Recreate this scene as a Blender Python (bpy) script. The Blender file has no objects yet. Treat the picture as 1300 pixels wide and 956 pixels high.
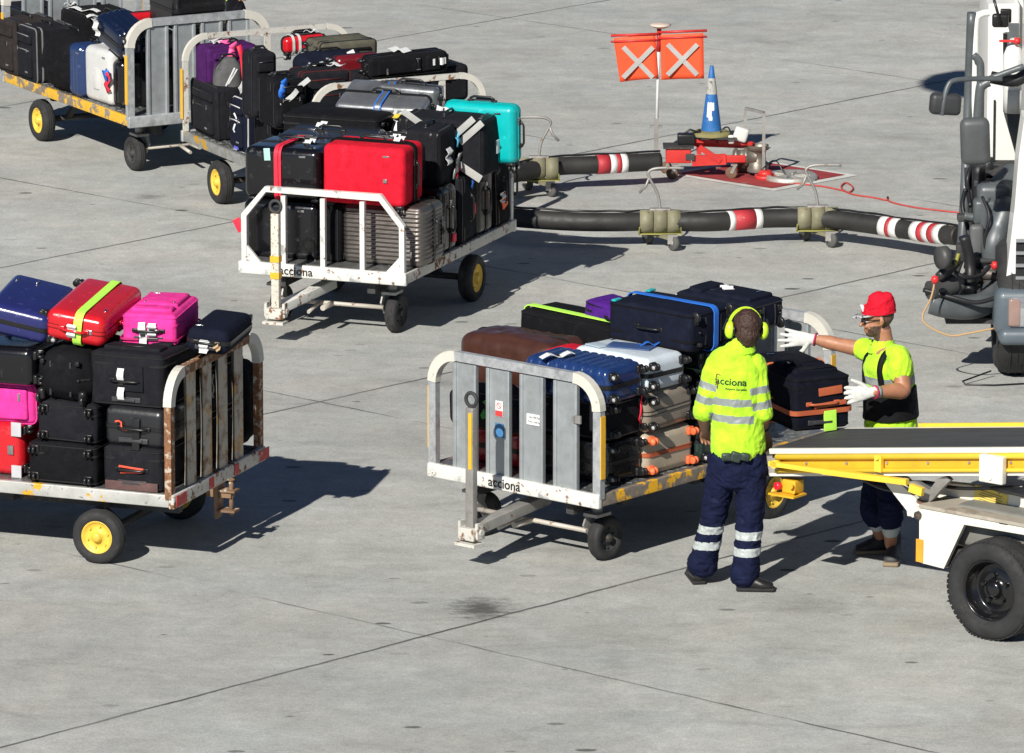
import bpy, bmesh, math, random
from mathutils import Vector, Matrix, noise
random.seed(7)
SC = bpy.context.scene
COL = SC.collection
PI = math.pi
V = Vector
# ---------------------------------------------------------------- camera model
F = 9000.0; PITCH = math.radians(12.5); H = 10.77
FW = V((0, math.cos(PITCH), -math.sin(PITCH))); UP = V((0, math.sin(PITCH), math.cos(PITCH)))
def G(px, py, z=0.0):
    "point at height z seen at photo position (px, py): the measured places of things"
    d = V(((px-650)/F, 0, 0)) + FW + UP*(-(py-478)/F)
    t = (z-H)/d.z
    p = V((0, 0, H)) + d*t
    p.z = z
    return p
def SCL(p): return F/((V(p)-V((0, 0, H))).dot(FW))     # pixels per metre
def KK(p):
    q = V(p); return (H-q.z)/math.hypot(q.y, H-q.z)
# ---------------------------------------------------------------- materials
MATS = {}
def mat(name, col, rough=.6, metal=0., var=.12, vs=6., bump=0., bs=120., col2=None, thr=.55, ps=9., rough2=None,
        coat=0., edge=.04, col3=None, thr3=.62, ps3=22., spec=.5, stretch=None, metal2=None):
    if name in MATS: return MATS[name]
    m = bpy.data.materials.new(name); m.use_nodes = True
    nt = m.node_tree; N = nt.nodes; L = nt.links
    b = N['Principled BSDF']
    tc = N.new('ShaderNodeTexCoord'); src = tc.outputs['Object']
    if stretch:
        mp = N.new('ShaderNodeMapping'); mp.inputs['Scale'].default_value = stretch
        L.new(src, mp.inputs['Vector']); src = mp.outputs['Vector']
    def nz(scale, detail=4, r=.6):
        n = N.new('ShaderNodeTexNoise'); n.inputs['Scale'].default_value = scale
        n.inputs['Detail'].default_value = detail; n.inputs['Roughness'].default_value = r
        L.new(src, n.inputs['Vector']); return n.outputs['Fac']
    def ramp(fac, a, b_, ca, cb):
        r = N.new('ShaderNodeValToRGB'); r.color_ramp.elements[0].position = a; r.color_ramp.elements[1].position = b_
        r.color_ramp.elements[0].color = (*ca, 1); r.color_ramp.elements[1].color = (*cb, 1)
        L.new(fac, r.inputs['Fac']); return r.outputs['Color']
    def mix(fac, a, c):
        x = N.new('ShaderNodeMix'); x.data_type = 'RGBA'; L.new(fac, x.inputs[0]); L.new(a, x.inputs[6]); L.new(c, x.inputs[7])
        return x.outputs[2]
    c = tuple(col)
    base = ramp(nz(vs), .3, .7, tuple(max(0, x*(1-var)) for x in c), tuple(min(1, x*(1+var)) for x in c))
    rr = None
    if col2:
        f = ramp(nz(ps, 6, .65), thr, thr+edge, (0, 0, 0), (1, 1, 1))
        c2 = ramp(nz(vs*4), .3, .7, tuple(x*.7 for x in col2), tuple(min(1, x*1.25) for x in col2))
        base = mix(f, base, c2)
        if rough2 is not None:
            rr = ramp(f, 0, 1, (rough,)*3, (rough2,)*3)
        if metal2 is not None:
            L.new(ramp(f, 0, 1, (metal,)*3, (metal2,)*3), b.inputs['Metallic'])
    if col3:
        f3 = ramp(nz(ps3, 5, .7), thr3, thr3+.05, (0, 0, 0), (1, 1, 1))
        c3 = ramp(nz(vs*3), .3, .7, tuple(x*.75 for x in col3), tuple(min(1, x*1.2) for x in col3))
        base = mix(f3, base, c3)
    L.new(base, b.inputs['Base Color'])
    if rr is None:
        rr = ramp(nz(vs*3, 5), .3, .75, (max(0, rough*.85),)*3, (min(1, rough*1.2),)*3)
    L.new(rr, b.inputs['Roughness'])
    if metal2 is None: b.inputs['Metallic'].default_value = metal
    b.inputs['Specular IOR Level'].default_value = spec
    b.inputs['Coat Weight'].default_value = coat; b.inputs['Coat Roughness'].default_value = .08
    if bump > 0:
        bp = N.new('ShaderNodeBump'); bp.inputs['Strength'].default_value = bump; bp.inputs['Distance'].default_value = .004
        L.new(nz(bs, 6, .65), bp.inputs['Height']); L.new(bp.outputs['Normal'], b.inputs['Normal'])
    MATS[name] = m
    return m
def hard(name, col, rough=.22, **k):
    return mat(name, col, rough, var=.1, coat=.3, bump=.25, bs=40, col2=tuple(min(.8, x*1.25+.012) for x in col), thr=.6, ps=16, edge=.08, rough2=min(.7, rough+.35), **k)
def cloth(name, col, rough=.85, **k):
    k.setdefault('col2', tuple(x*1.5+.006 for x in col)); k.setdefault('thr', .56); k.setdefault('ps', 11); k.setdefault('edge', .22)
    return mat(name, col, rough, var=.22, vs=14, bump=.6, bs=160, spec=.12, **k)
# ---------------------------------------------------------------- mesh builder
def rot_to(axis):
    return V((0, 0, 1)).rotation_difference(V(axis).normalized()).to_matrix()
class MB:
    def __init__(s, T=None): s.v = []; s.f = []; s.m = []; s.s = []; s.T = T or Matrix.Identity(4)
    def add(s, vs, fs, mi=0, sm=False, M=None):
        o = len(s.v)
        for p in vs:
            p = V(p)
            if M is not None: p = M @ p
            s.v.append(s.T @ p)
        for f in fs: s.f.append([i+o for i in f]); s.m.append(mi); s.s.append(sm)
    def box(s, c, d, R=None, mi=0, bev=0., M=None):
        x, y, z = d[0]/2, d[1]/2, d[2]/2
        if bev > 0:
            vs, fs = rbox_data(x*2, y*2, z*2, min(bev, min(x, y, z)*.98), 1, 1, 1, 2)
            sm = True
        else:
            vs = [(i*x, j*y, k*z) for i in (-1, 1) for j in (-1, 1) for k in (-1, 1)]
            fs = [(0, 1, 3, 2), (4, 6, 7, 5), (0, 4, 5, 1), (2, 3, 7, 6), (0, 2, 6, 4), (1, 5, 7, 3)]; sm = False
        R = R or Matrix.Identity(3)
        c = V(c)
        s.add([R @ V(p) + c for p in vs], fs, mi, sm, M)
    def bar(s, a, b, w, h, mi=0, up=(0, 0, 1), bev=0.):
        a = V(a); b = V(b); d = b-a; L = d.length; x = d.normalized(); y = V(up).cross(x)
        if y.length < 1e-4: y = V((1, 0, 0)).cross(x)
        y.normalize(); z = x.cross(y)
        R = Matrix((x, y, z)).transposed()
        s.box((a+b)/2, (L, w, h), R, mi, bev)
    def sweep(s, pts, sec, closed=False, ref=(0, 0, 1), mi=0, sm=True, cap=True, scale=None):
        pts = [V(p) for p in pts]; n = len(pts); m = len(sec); vs = []
        ref = V(ref); prev = None
        for i, p in enumerate(pts):
            if closed: t = (pts[(i+1) % n]-pts[i-1])
            else: t = pts[min(i+1, n-1)]-pts[max(i-1, 0)]
            t.normalize()
            u = ref-t*ref.dot(t)
            if u.length < .15:
                u = (prev - t*prev.dot(t)) if prev is not None else V((1, .3, .2))-t*V((1, .3, .2)).dot(t)
            u.normalize(); prev = u
            w = t.cross(u)
            k = scale[i] if scale else 1
            # miter for sharp planar turns
            mt = 1.0
            if 0 < i < n-1 or closed:
                a = (pts[i]-pts[i-1]).normalized(); mt = 1/max(.5, a.dot(t))
            for q in sec:
                vs.append(p + u*q[1]*k*1.0 + w*q[0]*k*(mt if mt < 1.5 else 1.5))
        fs = []
        for i in range(n if closed else n-1):
            a = i*m; b = ((i+1) % n)*m
            for j in range(m):
                k = (j+1) % m
                fs.append((a+j, a+k, b+k, b+j))
        s.add(vs, fs, mi, sm)
        if cap and not closed:
            s.add(vs[:m], [tuple(range(m))[::-1]], mi); s.add(vs[-m:], [tuple(range(m))], mi)
    def tube(s, pts, r, n=8, mi=0, closed=False, scale=None, ref=(0, 0, 1)):
        s.sweep(pts, [(math.cos(2*PI*i/n)*r, math.sin(2*PI*i/n)*r) for i in range(n)], closed, ref, mi, scale=scale)
    def lathe(s, prof, c=(0, 0, 0), axis=(0, 0, 1), n=24, mi=0, sm=True):
        R = rot_to(axis); c = V(c); vs = []; fs = []
        for (r, z) in prof:
            for i in range(n):
                a = 2*PI*i/n; vs.append(R @ V((r*math.cos(a), r*math.sin(a), z)) + c)
        for k in range(len(prof)-1):
            for i in range(n):
                j = (i+1) % n; fs.append((k*n+i, k*n+j, (k+1)*n+j, (k+1)*n+i))
        s.add(vs, fs, mi, sm)
    def cyl(s, a, b, r, r2=None, n=12, mi=0, sm=True):
        a = V(a); b = V(b); L = (b-a).length; r2 = r if r2 is None else r2
        s.lathe([(0.0001, 0), (r, 0)], a, b-a, n, mi, False)
        s.lathe([(r, 0), (r2, L)], a, b-a, n, mi, sm)
        s.lathe([(r2, L), (0.0001, L)], a, b-a, n, mi, False)
    def prism(s, poly, axis, t0, t1, mi=0):
        "poly of 2D points in the plane across axis ('x','y','z'), extruded from t0 to t1"
        def P(q, t):
            return {'x': (t, q[0], q[1]), 'y': (q[0], t, q[1]), 'z': (q[0], q[1], t)}[axis]
        n = len(poly); vs = [P(q, t0) for q in poly]+[P(q, t1) for q in poly]
        s.add(vs, [tuple(range(n)), tuple(range(n, 2*n))[::-1]]+[(i, i+n, (i+1) % n+n, (i+1) % n) for i in range(n)], mi)
    def build(s, name, mats, parent=None, label=None):
        me = bpy.data.meshes.new(name)
        me.from_pydata([tuple(p) for p in s.v], [], s.f)
        if not isinstance(mats, (list, tuple)): mats = [mats]
        for m in mats: me.materials.append(m)
        me.polygons.foreach_set('material_index', s.m); me.polygons.foreach_set('use_smooth', s.s)
        bm = bmesh.new(); bm.from_mesh(me)
        bmesh.ops.remove_doubles(bm, verts=bm.verts, dist=1e-5)
        bmesh.ops.recalc_face_normals(bm, faces=bm.faces)
        bm.to_mesh(me); bm.free(); me.update()
        o = bpy.data.objects.new(name, me); COL.objects.link(o)
        if parent is not None: o.parent = parent
        if label: o['label'] = label
        return o
def rbox_data(w, d, h, r, nx=3, ny=3, nz=3, nc=3, disp=None):
    def smp(H_, n):
        a = [-H_+r*(1-math.cos(PI/2*i/nc)) if False else -H_+r*i/nc for i in range(nc)]
        b = [-(H_-r)+2*(H_-r)*i/n for i in range(n+1)]
        return a+b+[-x for x in reversed(a)]
    X, Y, Z = smp(w/2, nx), smp(d/2, ny), smp(h/2, nz)
    hs = (w/2-r, d/2-r, h/2-r); idx = {}; vs = []; fs = []
    def vert(i, j, k):
        key = (i, j, k)
        if key in idx: return idx[key]
        p = V((X[i], Y[j], Z[k]))
        q = V([max(-hs[a], min(hs[a], p[a])) for a in range(3)])
        n = p-q
        # even arcs: warp component through tan
        n = V([math.tan(max(-1, min(1, c/r))*PI/4)*r for c in n]) if r > 0 else n
        if n.length > 0: n.normalize()
        p = q+n*r
        if disp: p = disp(p, n)
        idx[key] = len(vs); vs.append(p); return idx[key]
    a, b, c = len(X)-1, len(Y)-1, len(Z)-1
    for i in range(a):
        for j in range(b):
            fs.append((vert(i, j, 0), vert(i, j+1, 0), vert(i+1, j+1, 0), vert(i+1, j, 0)))
            fs.append((vert(i, j, c), vert(i+1, j, c), vert(i+1, j+1, c), vert(i, j+1, c)))
        for k in range(c):
            fs.append((vert(i, 0, k), vert(i+1, 0, k), vert(i+1, 0, k+1), vert(i, 0, k+1)))
            fs.append((vert(i, b, k), vert(i, b, k+1), vert(i+1, b, k+1), vert(i+1, b, k)))
    for j in range(b):
        for k in range(c):
            fs.append((vert(0, j, k), vert(0, j, k+1), vert(0, j+1, k+1), vert(0, j+1, k)))
            fs.append((vert(a, j, k), vert(a, j+1, k), vert(a, j+1, k+1), vert(a, j, k+1)))
    return vs, fs
def rrect(hx, hy, r, n=5):
    "rounded rectangle outline: points and outward normals"
    out = []
    for (sx, sy, a0) in ((1, 1, 0), (-1, 1, 90), (-1, -1, 180), (1, -1, 270)):
        for i in range(n+1):
            a = math.radians(a0+90*i/n)
            out.append((V((sx*(hx-r)+math.cos(a)*r, sy*(hy-r)+math.sin(a)*r)), V((math.cos(a), math.sin(a)))))
    return out
def loopband(mb, plane, hx, hy, r, at, width, t, off=0., mi=0):
    "flat band round a rounded box; plane: axis it is square to"
    pts = rrect(hx, hy, max(r, .004)); n = len(pts); vs = []
    def P(q, a):
        return {'x': (a, q[0], q[1]), 'y': (q[0], a, q[1]), 'z': (q[0], q[1], a)}[plane]
    for q, nn in pts:
        i_ = q+nn*(off-.001); o_ = q+nn*(off+t)
        vs += [P(i_, at-width/2), P(o_, at-width/2), P(o_, at+width/2), P(i_, at+width/2)]
    fs = []
    for i in range(n):
        a = i*4; b = ((i+1) % n)*4
        for j in range(4): fs.append((a+j, a+(j+1) % 4, b+(j+1) % 4, b+j))
    mb.add(vs, fs, mi, False)
def empty(name, M, label=None, cat=None, group=None):
    o = bpy.data.objects.new(name, None); COL.objects.link(o)
    o.empty_display_size = .1
    o.matrix_world = M if isinstance(M, Matrix) else Matrix.Translation(V(M))
    tag(o, label, cat, group); return o
def tag(o, label=None, cat=None, group=None, kind=None):
    if label: o['label'] = label
    if cat: o['category'] = cat
    if group: o['group'] = group
    if kind: o['kind'] = kind
    return o
def frame(o, x, y, z):
    M = Matrix.Identity(4)
    for i in range(3): M[i][0] = x[i]; M[i][1] = y[i]; M[i][2] = z[i]; M[i][3] = o[i]
    return M
def text_mesh(name, body, size, M, m, parent, ext=.001, bold=0., sx=1.):
    cu = bpy.data.curves.new('lettering', 'FONT'); cu.body = body; cu.size = size; cu.extrude = ext; cu.offset = bold
    cu.align_x = 'CENTER'; cu.align_y = 'CENTER'; cu.resolution_u = 3
    t = bpy.data.objects.new('lettering', cu); COL.objects.link(t)
    bpy.context.view_layer.update()
    me = bpy.data.meshes.new_from_object(t.evaluated_get(bpy.context.evaluated_depsgraph_get()))
    COL.objects.unlink(t); bpy.data.objects.remove(t)
    me.materials.clear(); me.materials.append(m)
    me.transform(M @ Matrix.Diagonal((sx, 1, 1, 1)))
    o = bpy.data.objects.new(name, me); COL.objects.link(o); o.parent = parent
    return o
# ---------------------------------------------------------------- shared materials
BLK = mat('black_plastic', (.012, .012, .013), .35, bump=.1, bs=60)
RUB = mat('tyre_rubber', (.022, .022, .023), .8, var=.35, vs=9, bump=.4, bs=80, col2=(.09, .085, .08), thr=.6, ps=6, edge=.25)
GALV = mat('galvanised_steel', (.46, .48, .49), .48, .35, var=.2, vs=22, bump=.2, bs=90, col2=(.23, .24, .245), thr=.5, ps=5, edge=.2, rough2=.62)
ALU = mat('aluminium_panel', (.42, .45, .46), .5, .55, var=.14, vs=12, bump=.15, bs=60, col2=(.3, .31, .3), thr=.56, ps=6, edge=.15, rough2=.7, col3=(.62, .62, .6), thr3=.7, ps3=9)
CREAM = mat('cream_guard', (.62, .6, .53), .55, var=.08, bump=.15, bs=60, col2=(.35, .3, .24), thr=.66, ps=20, edge=.08)
RUSTW = mat('rusty_white_paint', (.56, .55, .5), .55, var=.1, bump=.35, bs=50, col2=(.2, .085, .035), thr=.55, ps=13, edge=.05, rough2=.9, col3=(.33, .2, .1), thr3=.6, ps3=40)
WHTP = mat('chipped_white_paint', (.66, .66, .62), .5, var=.08, bump=.25, bs=50, col2=(.22, .12, .07), thr=.6, ps=14, edge=.04, rough2=.85, col3=(.36, .37, .36), thr3=.58, ps3=5)
YEL = mat('chipped_yellow_paint', (.78, .42, .02), .5, var=.12, bump=.25, bs=50, col2=(.2, .17, .14), thr=.47, ps=7, edge=.04, rough2=.6, col3=(.12, .07, .04), thr3=.6, ps3=25)
YELP = mat('yellow_paint', (.8, .44, .03), .45, var=.1, bump=.2, bs=50, col2=(.2, .13, .06), thr=.66, ps=20, edge=.05)
RUST = mat('rust', (.22, .1, .045), .9, var=.4, vs=30, bump=.6, bs=80, col2=(.5, .42, .33), thr=.53, ps=22, edge=.06)
RIMY = mat('yellow_rim', (.75, .5, .06), .45, var=.12, vs=20, bump=.15, col2=(.12, .08, .05), thr=.67, ps=40, edge=.06)
STEEL = mat('dull_steel', (.33, .32, .3), .5, .4, var=.25, bump=.3, bs=70, col2=(.2, .12, .07), thr=.6, ps=20, edge=.08, rough2=.85, metal2=.1)
DARKM = mat('dark_underframe', (.045, .045, .045), .7, .2, var=.3, bump=.3, bs=60, col2=(.12, .08, .05), thr=.58, ps=14, edge=.1)
REDP = mat('red_reflector', (.5, .03, .03), .5, var=.15, col2=(.5, .42, .38), thr=.58, ps=25, edge=.05)
PAPER = mat('white_paper', (.72, .73, .72), .7, var=.06, bump=.2, bs=20)
INK = mat('black_ink', (.01, .01, .01), .6)
CHROME = mat('chrome_trim', (.6, .6, .6), .2, 1.)
DECKM = mat('tread_plate', (.3, .31, .31), .45, .8, var=.25, vs=18, bump=.9, bs=35, col2=(.18, .18, .17), thr=.5, ps=7, edge=.2)
# ---------------------------------------------------------------- baggage carts
CARTS = {}
W0 = 1.4; L0 = 2.35; ZB = .42; ZT = .5
def axes(px, py, z, slopeL):
    p = G(px, py, z); k = KK(p)
    eL = V((-1, slopeL/k, 0)).normalized()
    eR = V((-eL.y*-1, -eL.x, 0)).normalized()   # perpendicular, to the right and away
    eR = V((eL.y, -eL.x, 0))
    return p, eL, eR
def wheel(root, c, r, w, rimm, label=None, axis=(0, 1, 0), out=1, big=True):
    "tyre with a rim; out=+1/-1 tells which side shows the dish"
    ax = V(axis)*out
    rr = r*(.62 if big else .5)
    t = MB(); h = w/2
    t.lathe([(rr*.97, -h*.75), (rr*1.05, -h), (r*.88, -h), (r*.97, -h*.72), (r, -h*.3), (r, h*.3), (r*.97, h*.72), (r*.88, h), (rr*1.05, h), (rr*.97, h*.75)], c, ax, 32)
    for q in (-.35, 0, .35):   # tread ribs
        t.lathe([(r*.99, h*q-.004), (r*1.012, h*q-.003), (r*1.012, h*q+.003), (r*.99, h*q+.004)], c, ax, 32)
    ty = t.build('wheel', RUB, root, label)
    m = MB()
    m.lathe([(rr, h*.8), (rr*.93, h*.82), (rr*.86, h*.55), (rr*.6, h*.35), (rr*.42, h*.5), (rr*.3, h*.6), (rr*.28, h*1.0), (rr*.16, h*1.12), (.0005, h*1.15)], c, ax, 28)
    m.lathe([(rr, -h*.8), (rr*.9, -h*.6), (rr*.5, -h*.3), (.0005, -h*.3)], c, ax, 28)
    m.lathe([(rr, -h*.8), (rr, h*.8)], c, ax, 28)
    R = rot_to(ax)
    for i in range(6):
        a = i*PI/3+.3
        p = V(c)+R @ V((math.cos(a)*rr*.66, math.sin(a)*rr*.66, h*.36))
        m.cyl(p, p+ax*.014, rr*.07, n=6)
    m.build('rim', rimm, ty)
    return ty
def hoop_path(W, zb, zt, rc, chamfer=False):
    w = W/2; P = [V((0, -w, zb))]
    if chamfer:
        P += [V((0, -w, zt-rc)), V((0, -w+rc*.85, zt)), V((0, w-rc*.85, zt)), V((0, w, zt-rc))]
    else:
        for i in range(9):
            a = PI/2*i/8; P.append(V((0, -w+rc-rc*math.cos(a), zt-rc+rc*math.sin(a))))
        for i in range(9):
            a = PI/2*i/8; P.append(V((0, w-rc+rc*math.sin(a), zt-rc+rc*math.cos(a))))
    P.append(V((0, w, zb))); return P
def make_cart(key, px, py, slopeL, front, style, label, W=W0, Lc=L0, hz=.8, tow=None, txt=None, axle=.52):
    """root at the middle of the front edge on the ground; local +x runs to the rear.
    front: 'L' the end seen on the left, 'R' / 'rearR': the end seen on the right is the front / the rear"""
    p, eL, eR = axes(px, py, ZB, slopeL)
    if front == 'L': o = p+eL*W/2; xr = eR
    elif front == 'R': o = p+eR*W/2; xr = eL
    else: o = p+eR*W/2+eL*Lc; xr = -eL
    o = V((o.x, o.y, 0)); yr = V((-xr.y, xr.x, 0))
    root = empty('baggage_cart', frame(o, xr, yr, V((0, 0, 1))), label, 'baggage cart', 'open baggage carts piled with suitcases')
    CARTS[key] = (p, eL, eR, root)
    hw = W/2
    d = MB(); d.box((Lc/2, 0, (ZB+ZT)/2+.012), (Lc-.06, W-.06, ZT-ZB-.026))
    # raised tread bars on the plate
    rg = int(Lc/.07)
    for i in range(rg):
        for j in range(int(W/.07)):
            x = .08+i*.07; y = -hw+.08+j*.07
            if x < Lc-.06 and y < hw-.05 and (style != 'tube' or i % 2 == 0) and abs(abs(y)-hw) < .3:
                d.box((x, y, ZT), (.04, .008, .004), Matrix.Rotation(.78 if (i+j) % 2 else -.78, 3, 'Z'))
    d.build('deck', DECKM, root)
    railm = {'panel': WHTP, 'rust': RUSTW, 'tube': WHTP, 'hoop': GALV, 'far': GALV}[style]
    sidem = {'panel': YEL, 'rust': mat('worn_side_rail', (.5, .5, .47), .5, .3, var=.2, bump=.3, bs=40, col2=(.75, .42, .03), thr=.57, ps=5, edge=.02, col3=(.2, .2, .2), thr3=.6), 'tube': RUSTW,
             'hoop': mat('galv_yellow_rail', (.36, .36, .34), .5, .5, var=.25, vs=20, bump=.4, bs=40, col2=(.75, .42, .03), thr=.58, ps=6, edge=.03), 'far': mat('yellow_rail_far', (.75, .43, .03), .5, var=.15, bump=.4, bs=40, col2=(.22, .18, .14), thr=.49, ps=6, edge=.04, col3=(.3, .3, .29), thr3=.62, ps3=12)}[style]
    for s in (1, -1):
        b = MB(); b.box((Lc/2, s*(hw-.018), (ZB+ZT)/2), (Lc, .036, ZT-ZB), bev=.006); b.build('side_rail', sidem, root)
    for x, s in ((0, -1), (Lc, 1)):
        b = MB(); b.box((x+s*.02, 0, (ZB+ZT)/2-.003), (.04, W+.01, ZT-ZB+.012), bev=.01)
        rr = b.build('end_rail', railm, root)
        if style == 'rust' and s > 0:
            for q in (-.5, -.12, .2, .56):
                c = MB(); c.box((x+.042, q*W*.85, (ZB+ZT)/2-.003), (.006, .16 if abs(q) > .3 else .07, .07)); c.build('reflector', REDP, rr)
    # hoops
    zt = ZB+hz; postm = {'panel': GALV, 'rust': RUST, 'tube': WHTP, 'hoop': RUSTW, 'far': GALV}[style]
    for x, s in ((0, -1), (Lc, 1)):
        f = MB()
        if style == 'tube':
            path = hoop_path(W-.07, ZT, zt, .2, True); sec = [(-.02, -.02), (.02, -.02), (.02, .02), (-.02, .02)]
        elif style == 'hoop':
            path = hoop_path(W-.05, ZT, zt, .19); sec = [(-.021, -.014), (.021, -.014), (.021, .014), (-.021, .014)]
        else:
            path = hoop_path(W-.05, ZT-.03, zt, .19); sec = [(-.03, -.022), (.03, -.022), (.03, .022), (-.03, .022)]
        f.sweep([q+V((x, 0, 0)) for q in path], sec, ref=(1, 0, 0), sm=False)
        fr = f.build('end_frame', postm, root)
        if style != 'tube':    # pale guards on the bends and the worn strips on the posts
            n = len(path)
            for half in (path[1:10], path[10:19]):
                g = MB(); sc = [(a*1.12, b*1.25) for a, b in sec]
                g.sweep([q+V((x, 0, 0)) for q in half], sc, ref=(1, 0, 0), sm=False); g.build('corner_guard', CREAM, fr)
            if style in ('panel', 'far', 'hoop'):
                for sy in (1, -1):
                    g = MB(); g.box((x, sy*(hw+.008), ZB+.38), (.044, .006, .4)); g.build('marker_strip', YELP, fr)
        # infill
        if style in ('panel', 'far'):
            nsl = 4; pitch_ = (W-.3)/nsl; sw = .165
            for i in range(nsl):
                y = -hw+.15+pitch_*(i+.5)
                b = MB(); b.box((x+s*-.002, y, (ZT+zt)/2-.03), (.012, sw, zt-ZT-.02))
                for e in (-1, 1): b.box((x, y+e*(sw/2), (ZT+zt)/2-.03), (.034, .026, zt-ZT-.02), bev=.004)
                b.build('slat', ALU, fr)
        elif style == 'rust':
            for i in range(4):
                y = -hw+.33+.25*i
                b = MB(); hh = zt-ZT-.03
                vs = []
                secs = 8
                for k in range(secs+1):   # slats with a pinched, folded profile
                    z = ZT+hh*k/secs; pn = .035*math.sin(PI*k/secs)
                    for yy, xx in ((-.066, .014), (-.04+pn*.5, -.018), (.052, -.016), (.066, .012), (.062, .02), (-.062, .02)):
                        vs.append((x+xx*s, y+yy, z))
                fs = []
                for k in range(secs):
                    for j in range(6): fs.append((k*6+j, k*6+(j+1) % 6, (k+1)*6+(j+1) % 6, (k+1)*6+j))
                b.add(vs, fs); b.build('slat', mat('rusty_slat', (.47, .43, .36), .65, .2, var=.15, bump=.4, bs=50, col2=(.22, .12, .06), thr=.5, ps=8, edge=.15, rough2=.9, col3=(.5, .34, .17), thr3=.55, ps3=6), fr)
        elif style == 'tube':
            for i in range(3):
                y = -hw+.035+(W-.07)*(i+1)/4
                b = MB(); b.box((x, y, (ZT+zt)/2-.02), (.036, .036, zt-ZT-.04)); b.build('upright', WHTP, fr)
            for sy in (1, -1):
                b = MB(); b.prism([(sy*(hw-.02), ZT), (sy*(hw-.16), ZT), (sy*(hw-.05), ZT+.12), (sy*(hw-.02), ZT+.12)], 'x', x-.012, x+.012); b.build('gusset', WHTP, fr)
        elif style == 'hoop':
            for i in range(3):
                y = -hw+(W)*(i+1)/4
                b = MB(); b.box((x, y, (ZT+zt)/2), (.02, .05, zt-ZT-.02)); b.build('slat', RUSTW, fr)
    # running gear
    b = MB(); 
    for s in (1, -1): b.box((Lc/2, s*(hw-.3), .37), (Lc-.1, .06, .1))
    for x in (.45, Lc-.55, Lc/2): b.box((x, 0, .37), (.06, W-.35, .08))
    b.build('underframe', DARKM, root)
    rw = .172
    for s in (1, -1):
        wheel(root, (Lc-axle, s*(hw-.1), rw), rw, .105, RIMY, 'wheel with yellow rim', out=s)
    b = MB(); b.cyl((Lc-axle, -hw+.1, rw), (Lc-axle, hw-.1, rw), .025)
    b.bar((Lc-axle-.18, -.3, .32), (Lc-axle, -.3, rw), .05, .03); b.bar((Lc-axle-.18, .3, .32), (Lc-axle, .3, rw), .05, .03)
    b.build('axle', DARKM, root)
    cw = .142
    for s in (1, -1):
        y = s*(hw-.2)
        wheel(root, (.28, y, cw), cw, .085, DARKM, 'small black steering wheel', out=s)
        b = MB(); b.box((.2, y, .31), (.14, .11, .02)); b.cyl((.2, y, .3), (.2, y, .4), .035)
        path = [V((.2, y-s*.062, .3)), V((.17, y-s*.062, .24)), V((.22, y-s*.062, .17)), V((.28, y-s*.062, cw))]
        b.sweep(path, [(-.03, -.006), (.03, -.006), (.03, .006), (-.03, .006)], ref=(0, 1, 0), sm=False)
        b.build('caster_fork', STEEL, root)
    b = MB(); b.cyl((.16, -hw+.25, .2), (.16, hw-.25, .2), .016); b.cyl((.16, 0, .2), (-.02, 0, .2), .02)
    b.cyl((-.05, .1, .17), (.16, .1, .2), .014)
    b.build('steering_rod', mat('pale_rod', (.5, .46, .4), .6, .2, col2=(.2, .12, .07), thr=.6, ps=20), root)
    if tow:
        bx, ty, bz = tow
        b = MB(); b.bar((.3, ty*.3, .32), (bx+.06, ty, .25), .09, .07, bev=.008)
        b.build('drawbar', STEEL if style != 'tube' else WHTP, root)
        b = MB(); b.box((bx, ty, .225), (.12, .13, .08), bev=.01); b.cyl((bx, ty-.09, .24), (bx, ty+.09, .24), .02)
        b.box((bx-.01, ty+.07, .25), (.05, .02, .1)); b.box((bx-.01, ty-.07, .25), (.05, .02, .1)); b.box((bx-.02, ty, .16), (.1, .16, .02))
        b.build('hinge', RUSTW, root)
        b = MB(); b.bar((bx, ty, .26), (bx, ty, bz-.05), .062, .05, up=(1, 0, 0), bev=.008)
        tb = b.build('tow_bar', STEEL if style != 'tube' else mat('mottled_bar', (.6, .58, .5), .6, bump=.3, col2=(.35, .25, .15), thr=.55, ps=45, edge=.05), root)
        b = MB(); ring = [V((bx, ty+math.cos(a)*.043, bz+math.sin(a)*.043)) for a in [2*PI*i/20 for i in range(20)]]
        b.tube(ring, .012, 8, closed=True, ref=(1, 0, 0)); b.build('tow_ring', DARKM, tb)
        if style == 'panel':
            b = MB(); b.box((bx-.027, ty-.014, .82), (.008, .026, .36)); b.build('marker_strip', YELP, tb)
        else:
            for z in (.5, .62):
                b = MB(); b.box((bx, ty, z), (.058, .068, .045)); b.build('marker_strip', YELP, tb)
    # hitch at the rear
    b = MB(); b.prism([(-.08, .44), (.08, .44), (.05, .3), (.02, .2), (-.06, .2)], 'x', Lc+.02, Lc+.035)
    b.bar((Lc-.05, 0, .36), (Lc+.12, 0, .36), .06, .05); b.box((Lc+.09, 0, .25), (.12, .09, .014)); b.box((Lc+.09, 0, .38), (.12, .09, .014))
    b.cyl((Lc+.11, 0, .22), (Lc+.11, 0, .44), .014); b.tube([V((Lc+.11+math.cos(a)*.02, math.sin(a)*.02, .45)) for a in [2*PI*i/10 for i in range(10)]], .005, 6, closed=True)
    b.build('hitch', mat('rusty_hitch', (.2, .12, .07), .8, var=.3, bump=.4, bs=50, col2=(.55, .5, .4), thr=.58, ps=15, edge=.05), root)
    if txt is not None:
        Mt = frame(V((-.042-.001, -.16 if style == 'panel' else .2, (ZB+ZT)/2-.003)), V((0, -1, 0)), V((0, 0, 1)), V((-1, 0, 0)))
        Mt[1][3] = txt
        text_mesh('lettering', 'acciona', .088, Mt, INK, root, bold=.0008)
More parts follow.
